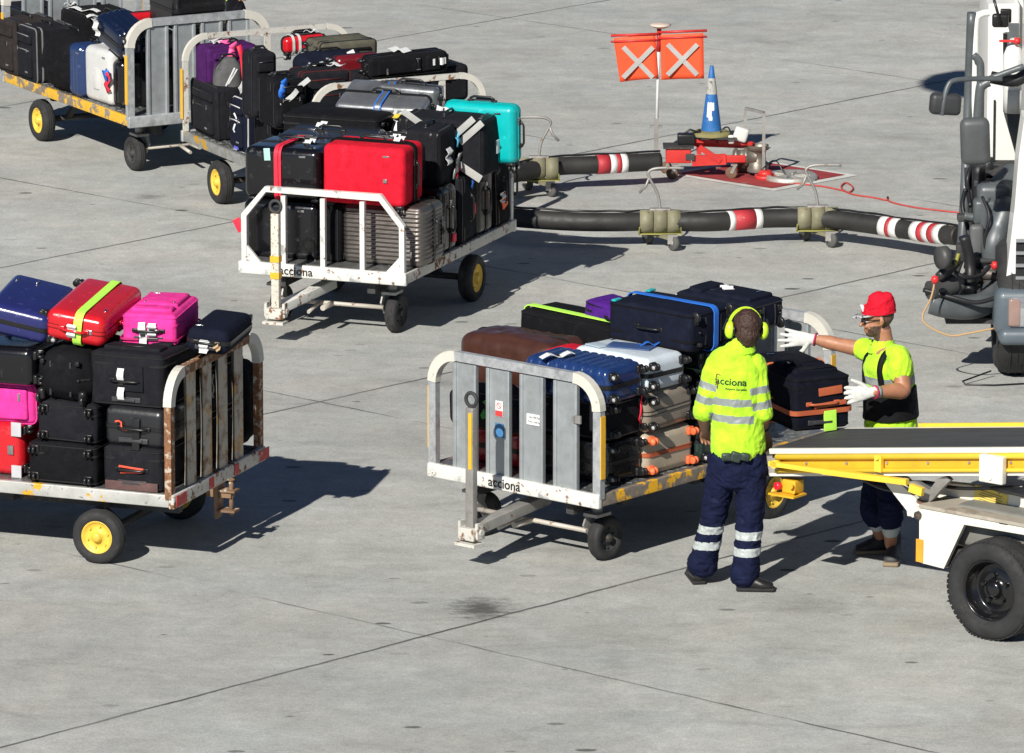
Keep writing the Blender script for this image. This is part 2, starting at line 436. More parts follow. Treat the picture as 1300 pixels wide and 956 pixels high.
    if style == 'panel' and tow:
        # little notices stuck on the slats, panel face looks to -x
        def stick(y, z, w, h, m, nm='sticker'):
            b = MB(); b.box((-.009, y, z), (.003, w, h)); return b.build(nm, m, root)
        nsl = 4; pitch_ = (W-.3)/nsl; ys = [hw-.15-pitch_*(i+.5) for i in range(4)]
        stick(ys[1]-.01, .93, .06, .1, PAPER)
        b = MB(); b.box((-.012, ys[1]-.01, .9), (.002, .056, .035)); b.build('sticker', mat('sticker_red', (.6, .05, .05), .5), root)
        b = MB(); cc = V((-.012, ys[1]-.01, .95)); b.tube([cc+V((0, math.cos(a)*.018, math.sin(a)*.018)) for a in [2*PI*i/14 for i in range(14)]], .002, 5, closed=True, ref=(1, 0, 0)); b.bar(cc+V((0, -.013, -.013)), cc+V((0, .013, .013)), .003, .003); b.build('sticker', MATS['sticker_red'], root)
        stick(ys[1]-.01, .79, .07, .09, mat('sticker_blue', (.06, .2, .42), .5))
        stick(ys[2]-.02, .9, .12, .07, PAPER)
        for k, tx_ in enumerate(('Tara 300 Kg', 'P.M.A. 1500 Kg')):
            Mt = frame(V((-.0115, ys[2]-.02, .915-.03*k)), V((0, -1, 0)), V((0, 0, 1)), V((-1, 0, 0)))
            text_mesh('lettering', tx_, .018 if k == 0 else .0155, Mt, INK, root, ext=.0004)
        # latch
        b = MB(); b.box((-.03, -hw+.2, .96), (.03, .02, .03)); b.box((-.03, -hw+.17, .96), (.012, .05, .05)); b.build('latch', STEEL, root)
    return root
# ---------------------------------------------------------------- suitcases
LETTER = {'L': (V((-1, 0, 0)), 0), 'l': (V((1, 0, 0)), 0), 'R': (V((0, -1, 0)), 1), 'r': (V((0, 1, 0)), 1),
          'T': (V((0, 0, 1)), 2), 't': (V((0, 0, -1)), 2)}
GRP = {'A': 'bags on the near left cart', 'B': 'bags on the cart being unloaded', 'C': 'bags on the white railed middle cart', 'D': 'bags on the cart behind the middle one', 'E': 'bags on the far left cart', 'X': None}
def bag(cart, px, py, z, Lp, Rp, Hp, kind, m, wd, fd, label, cat='suitcase', sR=None, tL=0., tR=0., **o):
    """px, py, z: where its nearest lower corner is; Lp, Rp, Hp: its extents as measured;
    wd: side the wheels are on, fd: side its front is on (L R T seen faces, lower case hidden ones)"""
    p = G(px, py, z)
    if sR is None and cart in CARTS: eL, eR = CARTS[cart][1], CARTS[cart][2]
    else:
        k = KK(p); eR = V((1, sR/k, 0)).normalized(); eL = V((-eR.y, eR.x, 0))
    ja = math.radians(random.uniform(-3, 3)) if sR is None else 0
    if sR is None and not tL and not tR: tL = random.uniform(-.012, .02); tR = random.uniform(-.01, .025)
    J = Matrix.Rotation(ja, 3, 'Z'); eL = J @ eL; eR = J @ eR
    s = SCL(p); l = Lp/(s*abs(eL.x)); r = Rp/(s*abs(eR.x)); h = Hp/(s*.975)
    M = frame(p, eR, eL, V((0, 0, 1)))
    T = Matrix.Rotation(-tR, 4, 'Y') @ Matrix.Rotation(tL, 4, 'X')
    M = M @ T @ Matrix.Translation(V((r/2, l/2, 0)))
    names = {'hard': 'hard_suitcase', 'soft': 'soft_suitcase', 'duffel': 'duffel_bag', 'backpack': 'backpack'}
    root = empty(names[kind], M, label, cat, GRP.get(cart))
    dims = (r, l, h)
    Rz = -LETTER[wd][0]; Ry = -LETTER[fd][0]; Rx = Ry.cross(Rz)
    ax = lambda v: max(range(3), key=lambda i: abs(v[i]))
    w, d, hh = dims[ax(Rx)], dims[ax(Ry)], dims[ax(Rz)]
    assert Rx.length > .5, label
    T = frame(V((0, 0, h/2)), Rx, Ry, Rz)
    sd = random.uniform(0, 100)
    ribs = o.get('ribs', 0); ribdir = o.get('ribdir', 'z')
    det = o.get('det', 1)
    small = min(w, d, hh)
    if kind == 'hard':
        rad = min(.055, small*.36)*o.get('rad', 1)
        def disp(q, n):
            # slight crown and ribs on the two broad shells
            if abs(n.y) > .5:
                fx = max(0, 1-(2*q.x/w)**4); fz = max(0, 1-(2*q.z/hh)**4)
                q = q+n*.008*fx*fz
                if ribs:
                    u = (q.x/w if ribdir == 'z' else q.z/hh)+.5
                    fade = min(1, (1-abs(2*u-1))*6)*min(1, fx*3)*min(1, fz*3)
                    a = math.sin(u*ribs*2*PI); a = max(-1, min(1, a*1.8))
                    q = q+n*.004*a*fade
            elif ribs and o.get('ribsend', 1) and abs(n.z if ribdir == 'z' else n.x) > .5:
                u = (q.x/w if ribdir == 'z' else q.z/hh)+.5
                a = max(-1, min(1, math.sin(u*ribs*2*PI)*1.8)); q = q+n*.003*a*min(1, (1-abs(2*u-1))*6)
            return q
        nx = ribs*8 if (ribs and ribdir == 'z') else 4; nz = ribs*8 if (ribs and ribdir == 'x') else 4
        vs, fs = rbox_data(w, d, hh, rad, nx, 4, nz, 5, disp)
        b = MB(T); b.add(vs, fs, 0, True); sh = b.build('shell', m, root)
        b = MB(T); loopband(b, 'y', w/2, hh/2, rad, 0, .018, .004); b.build('seam', o.get('seam', BLK), root)
        if det:
            b = MB(T)
            for q in (-.012, .012): loopband(b, 'y', w/2, hh/2, rad, q, .004, .006)
            b.build('zip', o.get('zipm', BLK), root)
    else:
        rad = min(.03, small*.2)
        if kind == 'duffel': rad = small*.38*o.get('rad', 1)
        if kind == 'backpack': rad = small*.45
        amp = {'soft': .008, 'duffel': .022, 'backpack': .014}[kind]*o.get('sag', 1)
        bul = {'soft': .016, 'duffel': .02, 'backpack': .02}[kind]
        def disp(q, n):
            fx = max(0, 1-(2*q.x/w)**2); fz = max(0, 1-(2*q.z/hh)**2); fy = max(0, 1-(2*q.y/d)**2)
            e = fx*fz if abs(n.y) > .5 else (fy*fz if abs(n.x) > .5 else fx*fy)
            nn = noise.noise(q*5+V((sd, 0, 0)))*.7+noise.noise(q*13+V((0, sd, 0)))*.3
            fold = noise.noise(V((q.x*4, q.y*4, q.z*22))+V((sd, 0, 3)))*.5 if kind == 'duffel' else 0
            return q+n*(bul*e+amp*(nn+fold)*(.3+e))
        k_ = 14 if kind != 'soft' else 9
        vs, fs = rbox_data(w, d, hh, rad, k_, k_, k_+4, 4, disp)
        b = MB(T); b.add(vs, fs, 0, True); sh = b.build('shell', m, root)
        tr = o.get('trim', BLK)
        b = MB(T)
        if kind == 'soft':
            for q in (-d*.5+.02, d*.5-.02): loopband(b, 'y', w/2, hh/2, rad*1.3, q, .008, .007)
            loopband(b, 'y', w/2, hh/2, rad*1.3, -d*.5+.07, .014, .0075)
        else:
            loopband(b, 'y', w/2, hh/2, rad, 0, .012, .012)
        b.build('piping', tr, root)
        if kind == 'soft' and det:
            pk = MB(T)
            for (zc, ph) in ((-hh*.13, hh*.56), (hh*.3, hh*.18)):
                vs, fs = rbox_data(w*.78, .05, ph, .018, 3, 1, 3, 3)
                pk.add([V(q)+V((0, -d/2-.004, zc)) for q in vs], fs, 0, True)
            pk.build('pocket', m, root)
            b = MB(T)
            for (zc, ph) in ((-hh*.13, hh*.56), (hh*.3, hh*.18)):
                b.sweep([V((-w*.33, -d/2-.03, zc+ph*.4)), V((0, -d/2-.031, zc+ph*.42)), V((w*.33, -d/2-.03, zc+ph*.4))], [(-.004, -.002), (.004, -.002), (.004, .003), (-.004, .003)], ref=(0, 1, 0))
            b.build('zip', tr, root)
            for sx_ in (-.3, .24): b = MB(T); b.box((w*sx_, -d/2-.034, hh*.1), (.008, .006, .035), bev=.002); b.build('zip_pull', CHROME, root)
            b = MB(T); b.box((w*.2, -d/2-.034, -hh*.3), (.05, .005, .016), bev=.002); b.build('badge', CHROME, root)
    if kind == 'hard' and det:
        b = MB(T); b.box((w/2+.004, 0, hh*.22), (.008, .03, .06), bev=.003); b.build('lock', CHROME, root); b = MB(T); b.box((w*.28, -d/2-.007, hh*.36), (.05, .004, .014), bev=.0015); b.build('badge', CHROME, root)
    # wheels
    wm = o.get('wm', BLK)
    nw = o.get('wheels', 4 if kind == 'hard' else (2 if kind == 'soft' else 0))
    R4 = [(1, 1), (-1, 1), (1, -1), (-1, -1)]
    if nw == 2: R4 = R4[:2]
    if nw:
        for sx, sy in R4:
            x = sx*(w/2-.05); y = sy*(d/2-.045)
            b = MB(T)
            if nw == 4:
                b.box((x, y, -hh/2-.004), (.06, .055, .03), bev=.012)
                c = V((x+sx*.008, y, -hh/2-.035))
                b.cyl(c+V((0, 0, .025)), c, .016)
                for e in (-.014, .014): b.lathe([(.0005, -.009), (.019, -.009), (.0235, -.006), (.0235, .006), (.019, .009), (.0005, .009)], c+V((e, 0, 0)), (1, 0, 0), 14)
            else:
                b.box((x, y, -hh/2+.018), (.05, .08, .06), bev=.02)
                b.lathe([(.0005, -.012), (.03, -.012), (.036, -.007), (.036, .007), (.03, .012), (.0005, .012)], V((x+sx*.01, y+.02, -hh/2-.004)), (1, 0, 0), 16)
            wo = b.build('wheel', wm, root)
            if nw == 4 and o.get('hubs', True):
                b = MB(T); c = V((x+sx*.008+sx*.0238, y, -hh/2-.035)); b.lathe([(.013, -.001), (.013, .001), (.0005, .0015)], c, (sx, 0, 0), 12); b.build('hub', o.get('hubm', mat('wheel_hub_grey', (.45, .45, .45), .4)), wo)
        if nw == 2:
            b = MB(T)
            for sx in (1, -1): b.box((sx*(w/2-.07), -d/2+.05, -hh/2-.012), (.03, .03, .03), bev=.008)
            b.build('foot', BLK, root)
            # rear skid bars and rivets on the base
            b = MB(T)
            for sx in (-.18, .18): b.bar((sx*w, -d*.35, -hh/2-.008), (sx*w, d*.35, -hh/2-.008), .014, .012, bev=.004)
            for sx in (-.33, .33): b.cyl((sx*w, 0, -hh/2-.02), (sx*w, 0, -hh/2), .007, n=8)
            b.build('skid', o.get('skidm', mat('dark_skid', (.03, .03, .032), .3)), root)
    # carry handle on the end opposite the wheels, and one on the side
    def handle(cx, cy, cz, n, u, Ln, name='carry_handle', m_=None):
        n = V(n); u = V(u); c = V((cx, cy, cz)); b = MB(T)
        pts = [c-u*Ln/2+n*.0, c-u*Ln/2+n*.022, c-u*Ln*.36+n*.036, c+u*Ln*.36+n*.036, c+u*Ln/2+n*.022, c+u*Ln/2]
        side = n.cross(u)
        b.sweep(pts, [(-.014, -.005), (.014, -.005), (.014, .005), (-.014, .005)], ref=n, sm=False) if False else b.tube(pts, .0085, 6, ref=side)
        for e in (-1, 1): b.box(c+u*e*Ln/2+n*.004, tuple(abs(q)*.02+.022 for q in (u+side*.3)), bev=.006)
        return b.build(name, m_ or o.get('hm', BLK), root)
    handle(0, 0, hh/2+.004, (0, 0, 1), (1, 0, 0), min(.19, w*.5))
    if det:
        handle(w/2+.004, 0, 0, (1, 0, 0), (0, 0, 1), min(.18, hh*.4)); 
        # telescopic handle bezel
        b = MB(T); b.box((0, d/2-.05 if d > .16 else d*.2, hh/2+.006), (min(.2, w*.55), .034, .016), bev=.006); b.box((0, d/2-.05 if d > .16 else d*.2, hh/2+.018), (min(.13, w*.4), .02, .014), bev=.005)
        b.build('telescopic_handle', o.get('tm', mat('handle_grey', (.06, .06, .065), .3, .3)), root)
    # extras laid on a seen face: (what, face, u, v, width, height, roll, material)
    def on_face(face, u, v, off=.004):
        if face == 'L': return frame(V((-r/2-off, -u*l/2*-1, h/2+v*h/2)), V((0, -1, 0)), V((0, 0, 1)), V((-1, 0, 0)))
        if face == 'R': return frame(V((u*r/2, -l/2-off, h/2+v*h/2)), V((1, 0, 0)), V((0, 0, 1)), V((0, -1, 0)))
        return frame(V((u*r/2, v*l/2, h+off)), V((1, 0, 0)), V((0, 1, 0)), V((0, 0, 1)))
    for (what, face, u, v, a, b_, roll, mm) in o.get('ex', []):
        Mx = on_face(face, -u if face == 'L' else u, v, .03 if what == 'baggage_tag' else (.004 if abs(v) > .8 or abs(u) > .8 else .018) if kind == 'soft' else .013) @ Matrix.Rotation(math.radians(roll), 4, 'Z')
        b = MB(Mx)
        if what == 'baggage_tag':   # curled paper strip
            n = 8; pts = [V((0, -b_/2+b_*i/n, .012*math.sin(i*1.3+sd))) for i in range(n+1)]
            b.sweep(pts, [(-a/2, -.0015), (a/2, -.0015), (a/2, .0015), (-a/2, .0015)], ref=(0, 0, 1), sm=False)
            b.box((0, 0, .0), (a*.7, b_*.1, .004), mi=1)
            b.build('baggage_tag', [mm, INK], root)
        elif what == 'ribbon':
            pts = [V((math.sin(i*1.1)*.015, b_/2-b_*i/6, .01+.01*math.cos(i*1.7))) for i in range(7)]
            b.sweep(pts, [(-a/2, -.003), (a/2, -.003), (a/2, .003), (-a/2, .003)], ref=(0, 0, 1)); b.build('ribbon', mm, root)
        else:
            b.box((0, 0, 0), (a, b_, .012 if what != 'patch' else .006), bev=.0025); b.build(what, mm, root)
    for st in o.get('straps', []):     # (plane axis local x/y/z, position fraction, width, material)
        pl, fr, wid, mm = st[:4]; b = MB(Matrix.Translation(V((0, 0, h/2))))
        hx, hy, at = {'x': (l/2, h/2, r/2*fr), 'y': (r/2, h/2, l/2*fr), 'z': (r/2, l/2, h/2*fr)}[pl]
        loopband(b, pl, hx, hy, rad, at, wid, .006, off=.016 if kind == 'soft' else .012); b.build('strap', mm, root)
    return root
bl = cloth('black_fabric', (.007, .007, .0085)); bl2 = cloth('charcoal_fabric', (.013, .0135, .017)); nv = cloth('navy_fabric', (.007, .009, .02))
bh = hard('black_hard_shell', (.005, .005, .0065)); gh = hard('graphite_shell', (.014, .0145, .017), .35)
RED = cloth('red_fabric', (.62, .012, .03)); REDH = hard('red_shell', (.55, .012, .02)); PNK = cloth('pink_fabric', (.8, .045, .3)); PNKH = hard('pink_shell', (.75, .03, .2), .4)
NAVYH = hard('navy_shell', (.018, .022, .12)); BLUEH = hard('blue_shell', (.012, .035, .13)); WHH = hard('pale_shell', (.62, .7, .76), .35); SAND = hard('sand_shell', (.42, .36, .27), .45)
TAUPE = hard('taupe_shell', (.24, .2, .155), .3); ALS = mat('ribbed_aluminium', (.2, .18, .165), .38, .85, var=.15); SILV = hard('silver_shell', (.6, .6, .58), .4)
ORG = mat('orange_rubber', (.75, .15, .05), .5); LIME = mat('lime_strap', (.5, .95, .1), .6, var=.05, bump=.2); PUR = cloth('purple_fabric', (.07, .014, .2)); PURH = cloth('plum_fabric', (.06, .012, .09))
TEAL = hard('teal_shell', (.0, .42, .42), .35); BRN = mat('brown_leather', (.06, .022, .014), .4, var=.25, bump=.4, bs=50, coat=.15); GREYC = cloth('grey_fabric', (.1, .1, .1), col2=(.01, .01, .01), thr=.5, ps=5); MET = mat('silver_film', (.42, .43, .43), .28, .8, var=.25, vs=5, bump=.4, bs=12)
OLV = cloth('olive_grey_fabric', (.1, .095, .07)); MRN = cloth('maroon_fabric', (.1, .02, .02)); MAR2 = cloth('dusty_brown_fabric', (.12, .07, .065)); BLST = mat('blue_strap', (.02, .15, .6), .6); REDS = mat('red_strap', (.75, .02, .05), .6)
PINKR = mat('pink_ribbon', (.9, .1, .3), .6); GRST = mat('reflective_grey', (.4, .4, .38), .5); COR = mat('grey_corner', (.5, .5, .52), .4); DKRED = hard('maroon_shell', (.15, .01, .015)); ORR = mat('coral_cord', (.85, .1, .05), .6)
GRNSH = hard('bottle_green_shell', (.015, .03, .025)); OTR = mat('orange_leather', (.42, .1, .04), .5)
GOLD = mat('gold_zip', (.45, .38, .28), .4, .6)
def bags():
    # ---- A: the near left cart
    A = lambda *a, **k: bag('A', *a, **k)
    A(206, 626, .5, 76, 52, 54, 'soft', bl2, 'l', 'T', 'black soft bag with orange cord handle and dusty brown base near the rusty slats', ex=[('piping_cord', 'L', 0, .1, .17, .012, -4, ORR), ('piping_cord', 'L', 0, -.12, .15, .01, 4, ORR), ('base_panel', 'L', 0, -.76, .36, .055, 0, MAR2)])
    A(122, 619, .5, 88, 52, 52, 'soft', bl, 'L', 'T', 'black soft suitcase with its wheels out, on the deck right of the red one', wheels=4, hubs=False)
    A(28, 606, .5, 95, 52, 68, 'hard', REDH, 'R', 'L', 'bright red hard suitcase with grey corners, lowest at the left edge of the near cart', ex=[('corner_cap', 'L', .88, .78, .07, .09, 0, COR), ('corner_cap', 'L', .88, -.82, .07, .09, 0, COR), ('latch', 'L', .72, .0, .04, .06, 0, CHROME)])
    A(208, 573, .765, 78, 52, 51, 'hard', gh, 'l', 'T', 'glossy black hard suitcase with red cord on its handle beside the rusty slats', ribs=0, ex=[('ribbon', 'L', -.35, .1, .01, .1, 60, ORR), ('strap_buckle', 'L', .1, -.3, .05, .2, 0, BLK)])
    A(122, 566, .76, 76, 52, 51, 'soft', bl2, 'L', 'T', 'black suitcase with two vertical skid bars on its base, middle layer beside the pink one', wheels=4, hubs=False)
    A(45, 539, .84, 90, 52, 50, 'soft', PNK, 'R', 'L', 'deep pink suitcase with dark side handle, second up at the left edge', wheels=4, trim=PNK, hubs=False, ex=[('side_handle', 'L', -.1, -.1, .2, .02, 0, BLK)])
    A(207, 521, 1.02, 94, 56, 68, 'soft', bl2, 'l', 'T', 'large charcoal fabric suitcase with hanging white paper tag, beside the pale hoop corner', ex=[('baggage_tag', 'L', -.1, -.1, .045, .2, 0, PAPER), ('pocket', 'L', .1, .1, .2, .16, 0, bl2)], straps=[])
    A(113, 515, 1.02, 72, 56, 62, 'duffel', bl, 'L', 'T', 'slumped black wheeled duffel between the charcoal suitcase and the black shiny one', cat='duffel bag', wheels=2, det=0)
    A(42, 493, 1.1, 90, 52, 50, 'hard', bh, 'R', 'L', 'smooth black hard suitcase on top of the deep pink one')
    A(58, 440, 1.36, 84, 28, 38, 'hard', NAVYH, 'R', 'T', 'large shiny navy blue hard suitcase on top of the pile at the left edge', sR=1.0, tL=.2, tR=.1, ex=[('badge', 'T', .6, .1, .05, .012, 0, CHROME)])
    A(131, 444, 1.36, 78, 42, 38, 'hard', REDH, 'r', 'T', 'glossy red hard suitcase with lime green strap round it on top of the pile', sR=.75, tL=.13, tR=.09, seam=REDH, zipm=mat('dark_red_line', (.2, .01, .01), .3), hm=REDH, hubs=False, straps=[('y', -.12, .055, LIME)], ex=[('baggage_tag', 'L', -.05, -.05, .05, .09, 0, PAPER)])
    A(223, 441, 1.36, 68, 24, 40, 'soft', PNK, 'l', 'T', 'hot pink soft suitcase with black handle and white tags on top of the pile', sR=1.1, trim=PNK, ex=[('baggage_tag', 'L', -.2, -.25, .045, .16, 5, PAPER), ('baggage_tag', 'L', .15, .1, .05, .08, 0, PAPER)], straps=[('z', -.55, .012, mat('dark_pink', (.5, .02, .15), .6))])
    A(289, 453, 1.33, 55, 27, 30, 'hard', nv, 'l', 'T', 'dark navy suitcase with long side handle on top of the pile behind the rusty rail', sR=1.0, tL=.08, ex=[('baggage_tag', 'L', -.1, -.3, .05, .08, 0, PAPER), ('baggage_tag', 'L', .5, -.2, .03, .05, 40, mat('tan_tag', (.5, .35, .2), .6))])
    A(258, 594, .5, 48, 40, 60, 'soft', bl, 'L', 'T', 'black soft suitcase on the deck behind the first rusty slats', det=0)
    A(259, 532, .82, 50, 40, 60, 'soft', bl2, 'l', 'T', 'dark fabric suitcase with silver wire loop seen through the rusty slats', det=0, ex=[('ribbon', 'R', -.7, .3, .01, .16, 10, PAPER)])
    A(260, 473, 1.13, 50, 38, 34, 'soft', nv, 'l', 'T', 'navy bag seen through the top of the rusty slats under the dark navy suitcase', det=0)
    A(308, 566, .5, 40, 20, 100, 'duffel', bl, 't', 'R', 'black upright bag at the far post of the rusty slatted end', cat='duffel bag', det=0)
    # ---- B: the cart being unloaded
    B = lambda *a, **k: bag('B', *a, **k)
    B(770, 618, .5, 98, 48, 55, 'hard', bh, 'R', 'T', 'black hard suitcase with wheels out, on the deck by the yellow striped post', wheels=4)
    B(772, 562, .785, 98, 48, 50, 'soft', bl2, 'R', 'T', 'dark suitcase with red ribbon, under the shiny blue one', wheels=4, hubs=False, ex=[('ribbon', 'R', .6, .3, .016, .2, 0, REDS)])
    B(771, 517, 1.03, 108, 48, 46, 'hard', BLUEH, 'R', 'T', 'shiny blue ribbed suitcase with black wheels on top by the front hoop', ribs=10, ribdir='x', hm=BLK, ex=[('baggage_tag', 'T', -.7, .3, .06, .22, 60, PAPER)])
    B(819, 607, .5, 80, 64, 55, 'hard', SAND, 'R', 'T', 'sand coloured hard suitcase with orange wheels and orange seam', wm=ORG, seam=OTR, zipm=OTR, hubm=mat('bright_orange_hub', (.9, .25, .1), .5))
    B(821, 552, .785, 84, 62, 50, 'hard', TAUPE, 'R', 'T', 'bronze taupe hard suitcase between the sand one and the pale blue one', seam=TAUPE)
    B(821, 500, 1.05, 96, 52, 42, 'hard', WHH, 'R', 'T', 'pale blue white hard suitcase with a printed blue badge on its lid', ex=[('patch', 'T', .1, .0, .16, .3, 20, mat('printed_blue', (.05, .1, .25), .4)), ('patch', 'T', -.5, .55, .1, .14, -10, mat('printed_grey', (.45, .55, .62), .4)), ('baggage_tag', 'T', .5, -.25, .03, .14, 50, BLST)])
    B(888, 590, .5, 84, 66, 58, 'hard', GRNSH, 'R', 'T', 'bottle green black hard suitcase on the deck behind the worker with ear defenders')
    B(890, 530, .8, 84, 66, 52, 'hard', bh, 'R', 'T', 'black glossy hard suitcase level with the sleeve of the worker with ear defenders')
    B(892, 478, 1.06, 84, 66, 36, 'hard', GRNSH, 'R', 'T', 'dark green hard suitcase just under the blue strapped one')
    B(877, 450, 1.25, 104, 54, 50, 'soft', nv, 'R', 't', 'big dark navy suitcase with bright blue strap and turquoise corners', trim=bl, straps=[('x', .1, .045, BLST)], ex=[('corner_cap', 'T', -.85, .88, .07, .03, 0, mat('turquoise_trim', (.02, .45, .45), .5)), ('corner_cap', 'T', .85, .9, .07, .03, 0, MATS['turquoise_trim'])], skidm=BLK)
    B(955, 424, 1.22, 96, 42, 36, 'soft', nv, 'R', 'T', 'dark soft suitcase with white tag, farthest on top of the cart being unloaded', ex=[('baggage_tag', 'T', .1, .1, .07, .13, -40, PAPER)], sag=1.5)
    B(828, 436, 1.22, 88, 36, 26, 'soft', PUR, 'R', 't', 'purple soft suitcase with chequered ribbon behind the pale blue one', tL=.13, straps=[('y', -.35, .03, mat('chequer_ribbon', (.65, .6, .3), .6, col2=(.03, .03, .05), thr=.5, ps=60, edge=.02))], ex=[('baggage_tag', 'T', .5, -.5, .07, .14, 20, PAPER)])
    B(793, 470, 1.04, 134, 46, 50, 'soft', bl, 'R', 't', 'large black suitcase with lime green strap, behind the brown bag', tL=.02, straps=[('x', -.5, .05, LIME)])
    B(700, 508, .9, 120, 50, 68, 'duffel', BRN, 'R', 'L', 'brown leather holdall behind the slatted front end', cat='holdall', det=0, tL=-.02, rad=.55)
    B(735, 470, 1.14, 44, 36, 18, 'soft', RED, 'R', 'T', 'flat red bag tucked between the black suitcase and the blue ribbed one', det=0, wheels=0)
    B(664, 597, .5, 92, 48, 44, 'hard', REDH, 'R', 'T', 'red suitcase at the bottom seen between the grey slats', wheels=4)
    B(668, 553, .73, 98, 48, 42, 'soft', cloth('dark_plum_grey', (.04, .033, .045)), 'R', 'L', 'dark plum grey suitcase with green tag seen between the grey slats', ex=[('ribbon', 'L', .05, .1, .05, .16, 0, mat('green_foil', (.1, .7, .1), .4))], wheels=4)
    # ---- bag on the belt
    bag('X', 1008, 549, .93, 60, 72, 68, 'soft', cloth('midnight_fabric', (.005, .006, .012)), 'r', 'T', 'dark navy suitcase with tan leather trim and lime tag on the conveyor belt', sR=.1, trim=bl, hm=OTR,
        straps=[('z', -.3, .03, OTR), ('y', .1, .014, mat('orange_piping', (.8, .2, .06), .6))], ex=[('name_tag', 'R', .25, -.66, .085, .13, 2, mat('lime_tag', (.45, .85, .08), .5)), ('handle_pad', 'R', .25, .45, .16, .05, 4, OTR), ('handle_pad', 'R', .25, -.05, .22, .03, 4, OTR)])
    # ---- C: the white railed cart in the middle
    C = lambda *a, **k: bag('C', *a, **k)
    C(404, 332, .5, 97, 30, 72, 'hard', bh, 't', 'L', 'black hard suitcase on the deck behind the tow bar with red side tag', ex=[('name_tag', 'L', -1.08, .1, .06, .1, 30, REDS)])
    C(406, 257, .93, 98, 32, 65, 'hard', bh, 't', 'L', 'large glossy black suitcase with double red strap above the white rail', straps=[('y', .12, .03, REDS), ('y', .02, .02, REDS)], ex=[('patch', 'L', -.35, .75, .05, .09, 4, mat('pale_green_label', (.4, .65, .6), .6)), ('baggage_tag', 'T', -.3, -.5, .05, .1, 80, PAPER)])
    C(432, 334, .5, 26, 30, 72, 'soft', bl, 't', 'R', 'narrow black bag between the glossy black suitcase and the ribbed silver one', det=0)
    C(537, 342, .5, 104, 28, 77, 'hard', ALS, 'r', 'L', 'ribbed bronze silver metal suitcase on its side behind the white rail', ribs=14, ribdir='z', seam=gh)
    C(513, 265, .95, 105, 24, 74, 'hard', RED, 't', 'L', 'bright red suitcase with moulded lid on top of the ribbed silver one', seam=bl, rad=.8, straps=[('x', .0, .05, bl)], ex=[('badge', 'L', .55, -.1, .03, .03, 0, CHROME), ('baggage_tag', 'T', .2, -.6, .05, .1, 80, PAPER)])
    C(562, 324, .5, 60, 19, 84, 'hard', bh, 't', 'L', 'black hard suitcase standing next to the ribbed silver one', ex=[('name_tag', 'R', .3, -.6, .06, .06, 0, REDS)])
    C(585, 312, .5, 80, 20, 86, 'soft', bl2, 't', 'L', 'dark suitcase with blue ribbon on its handle in the standing row of the middle cart', ex=[('ribbon', 'R', 0, .8, .03, .12, 20, BLST), ('name_tag', 'R', .4, -.1, .05, .08, 0, REDS)])
    C(607, 301, .5, 80, 20, 84, 'hard', bh, 't', 'L', 'smooth black suitcase standing third from the ribbed silver one')
    C(628, 290, .5, 80, 20, 86, 'soft', bl, 't', 'L', 'black suitcase with orange tag standing near the rear of the middle cart', ex=[('name_tag', 'R', .0, -.3, .09, .1, 20, mat('orange_tag', (.95, .15, .05), .5)), ('baggage_tag', 'R', -.3, -.15, .06, .08, 0, PAPER)])
    C(645, 280, .5, 80, 10, 92, 'hard', bh, 't', 'L', 'black suitcase with silver frame edge standing last under the turquoise one', seam=CHROME)
    C(462, 232, 1.0, 116, 30, 52, 'hard', gh, 'R', 'L', 'charcoal ribbed hard suitcase behind the red strapped glossy one', ribs=12, ex=[('baggage_tag', 'T', .3, .3, .05, .1, 80, PAPER)])
    C(531, 238, 1.0, 66, 26, 54, 'hard', mat('gunmetal_shell', (.08, .08, .085), .3, .7), 't', 'L', 'gunmetal suitcase showing its top edge behind the bright red one', ex=[('baggage_tag', 'T', -.4, .1, .03, .1, 80, PAPER)])
    C(480, 214, 1.0, 122, 32, 62, 'soft', bl, 'R', 'T', 'plain black soft suitcase lying behind the charcoal ribbed one', det=0, ex=[('baggage_tag', 'R', .1, .8, .05, .12, 30, PAPER)])
    C(558, 243, .95, 46, 20, 74, 'soft', bl2, 't', 'R', 'black soft suitcase with white tag and silver ribbon beside the bright red one', det=0, ex=[('baggage_tag', 'R', -.3, .1, .09, .12, 0, PAPER), ('ribbon', 'R', .7, -.4, .06, .2, -30, GRST), ('ribbon', 'R', .8, -.75, .06, .1, 10, REDS), ('ribbon', 'R', .8, .5, .05, .1, 30, mat('sky_ribbon', (.1, .5, .75), .5))])
    C(613, 226, .99, 108, 22, 70, 'soft', bl2, 't', 'r', 'dark suitcase crossed by pale grey reflective bands', ex=[('patch', 'L', -.32, .72, .42, .05, -32, GRST), ('patch', 'L', .48, .65, .3, .05, 42, GRST), ('patch', 'L', .75, .62, .24, .05, 42, GRST), ('patch', 'L', .66, -.75, .24, .06, -30, GRST), ('name_tag', 'R', .5, -.1, .07, .1, 0, PAPER)])
    C(653, 210, 1.04, 92, 12, 74, 'hard', TEAL, 't', 'L', 'turquoise hard suitcase standing highest at the rear of the middle cart', ribs=0, straps=[], seam=mat('teal_seam', (.0, .3, .3), .4), zipm=MATS['teal_seam'], ex=[('baggage_tag', 'L', -.9, .75, .04, .12, 80, PAPER)])
    C(541, 184, 1.12, 112, 24, 50, 'hard', MET, 't', 'L', 'silver foil covered suitcase with blue edged strap leaning on the pile', tR=.35, rad=.7, straps=[('y', .0, .035, MET), ('y', .07, .01, BLST), ('y', -.07, .01, BLST)])
    C(553, 162, 1.23, 74, 12, 48, 'hard', MET, 't', 'L', 'second silver suitcase with black frame behind the foil covered one', seam=BLK, rad=.6)
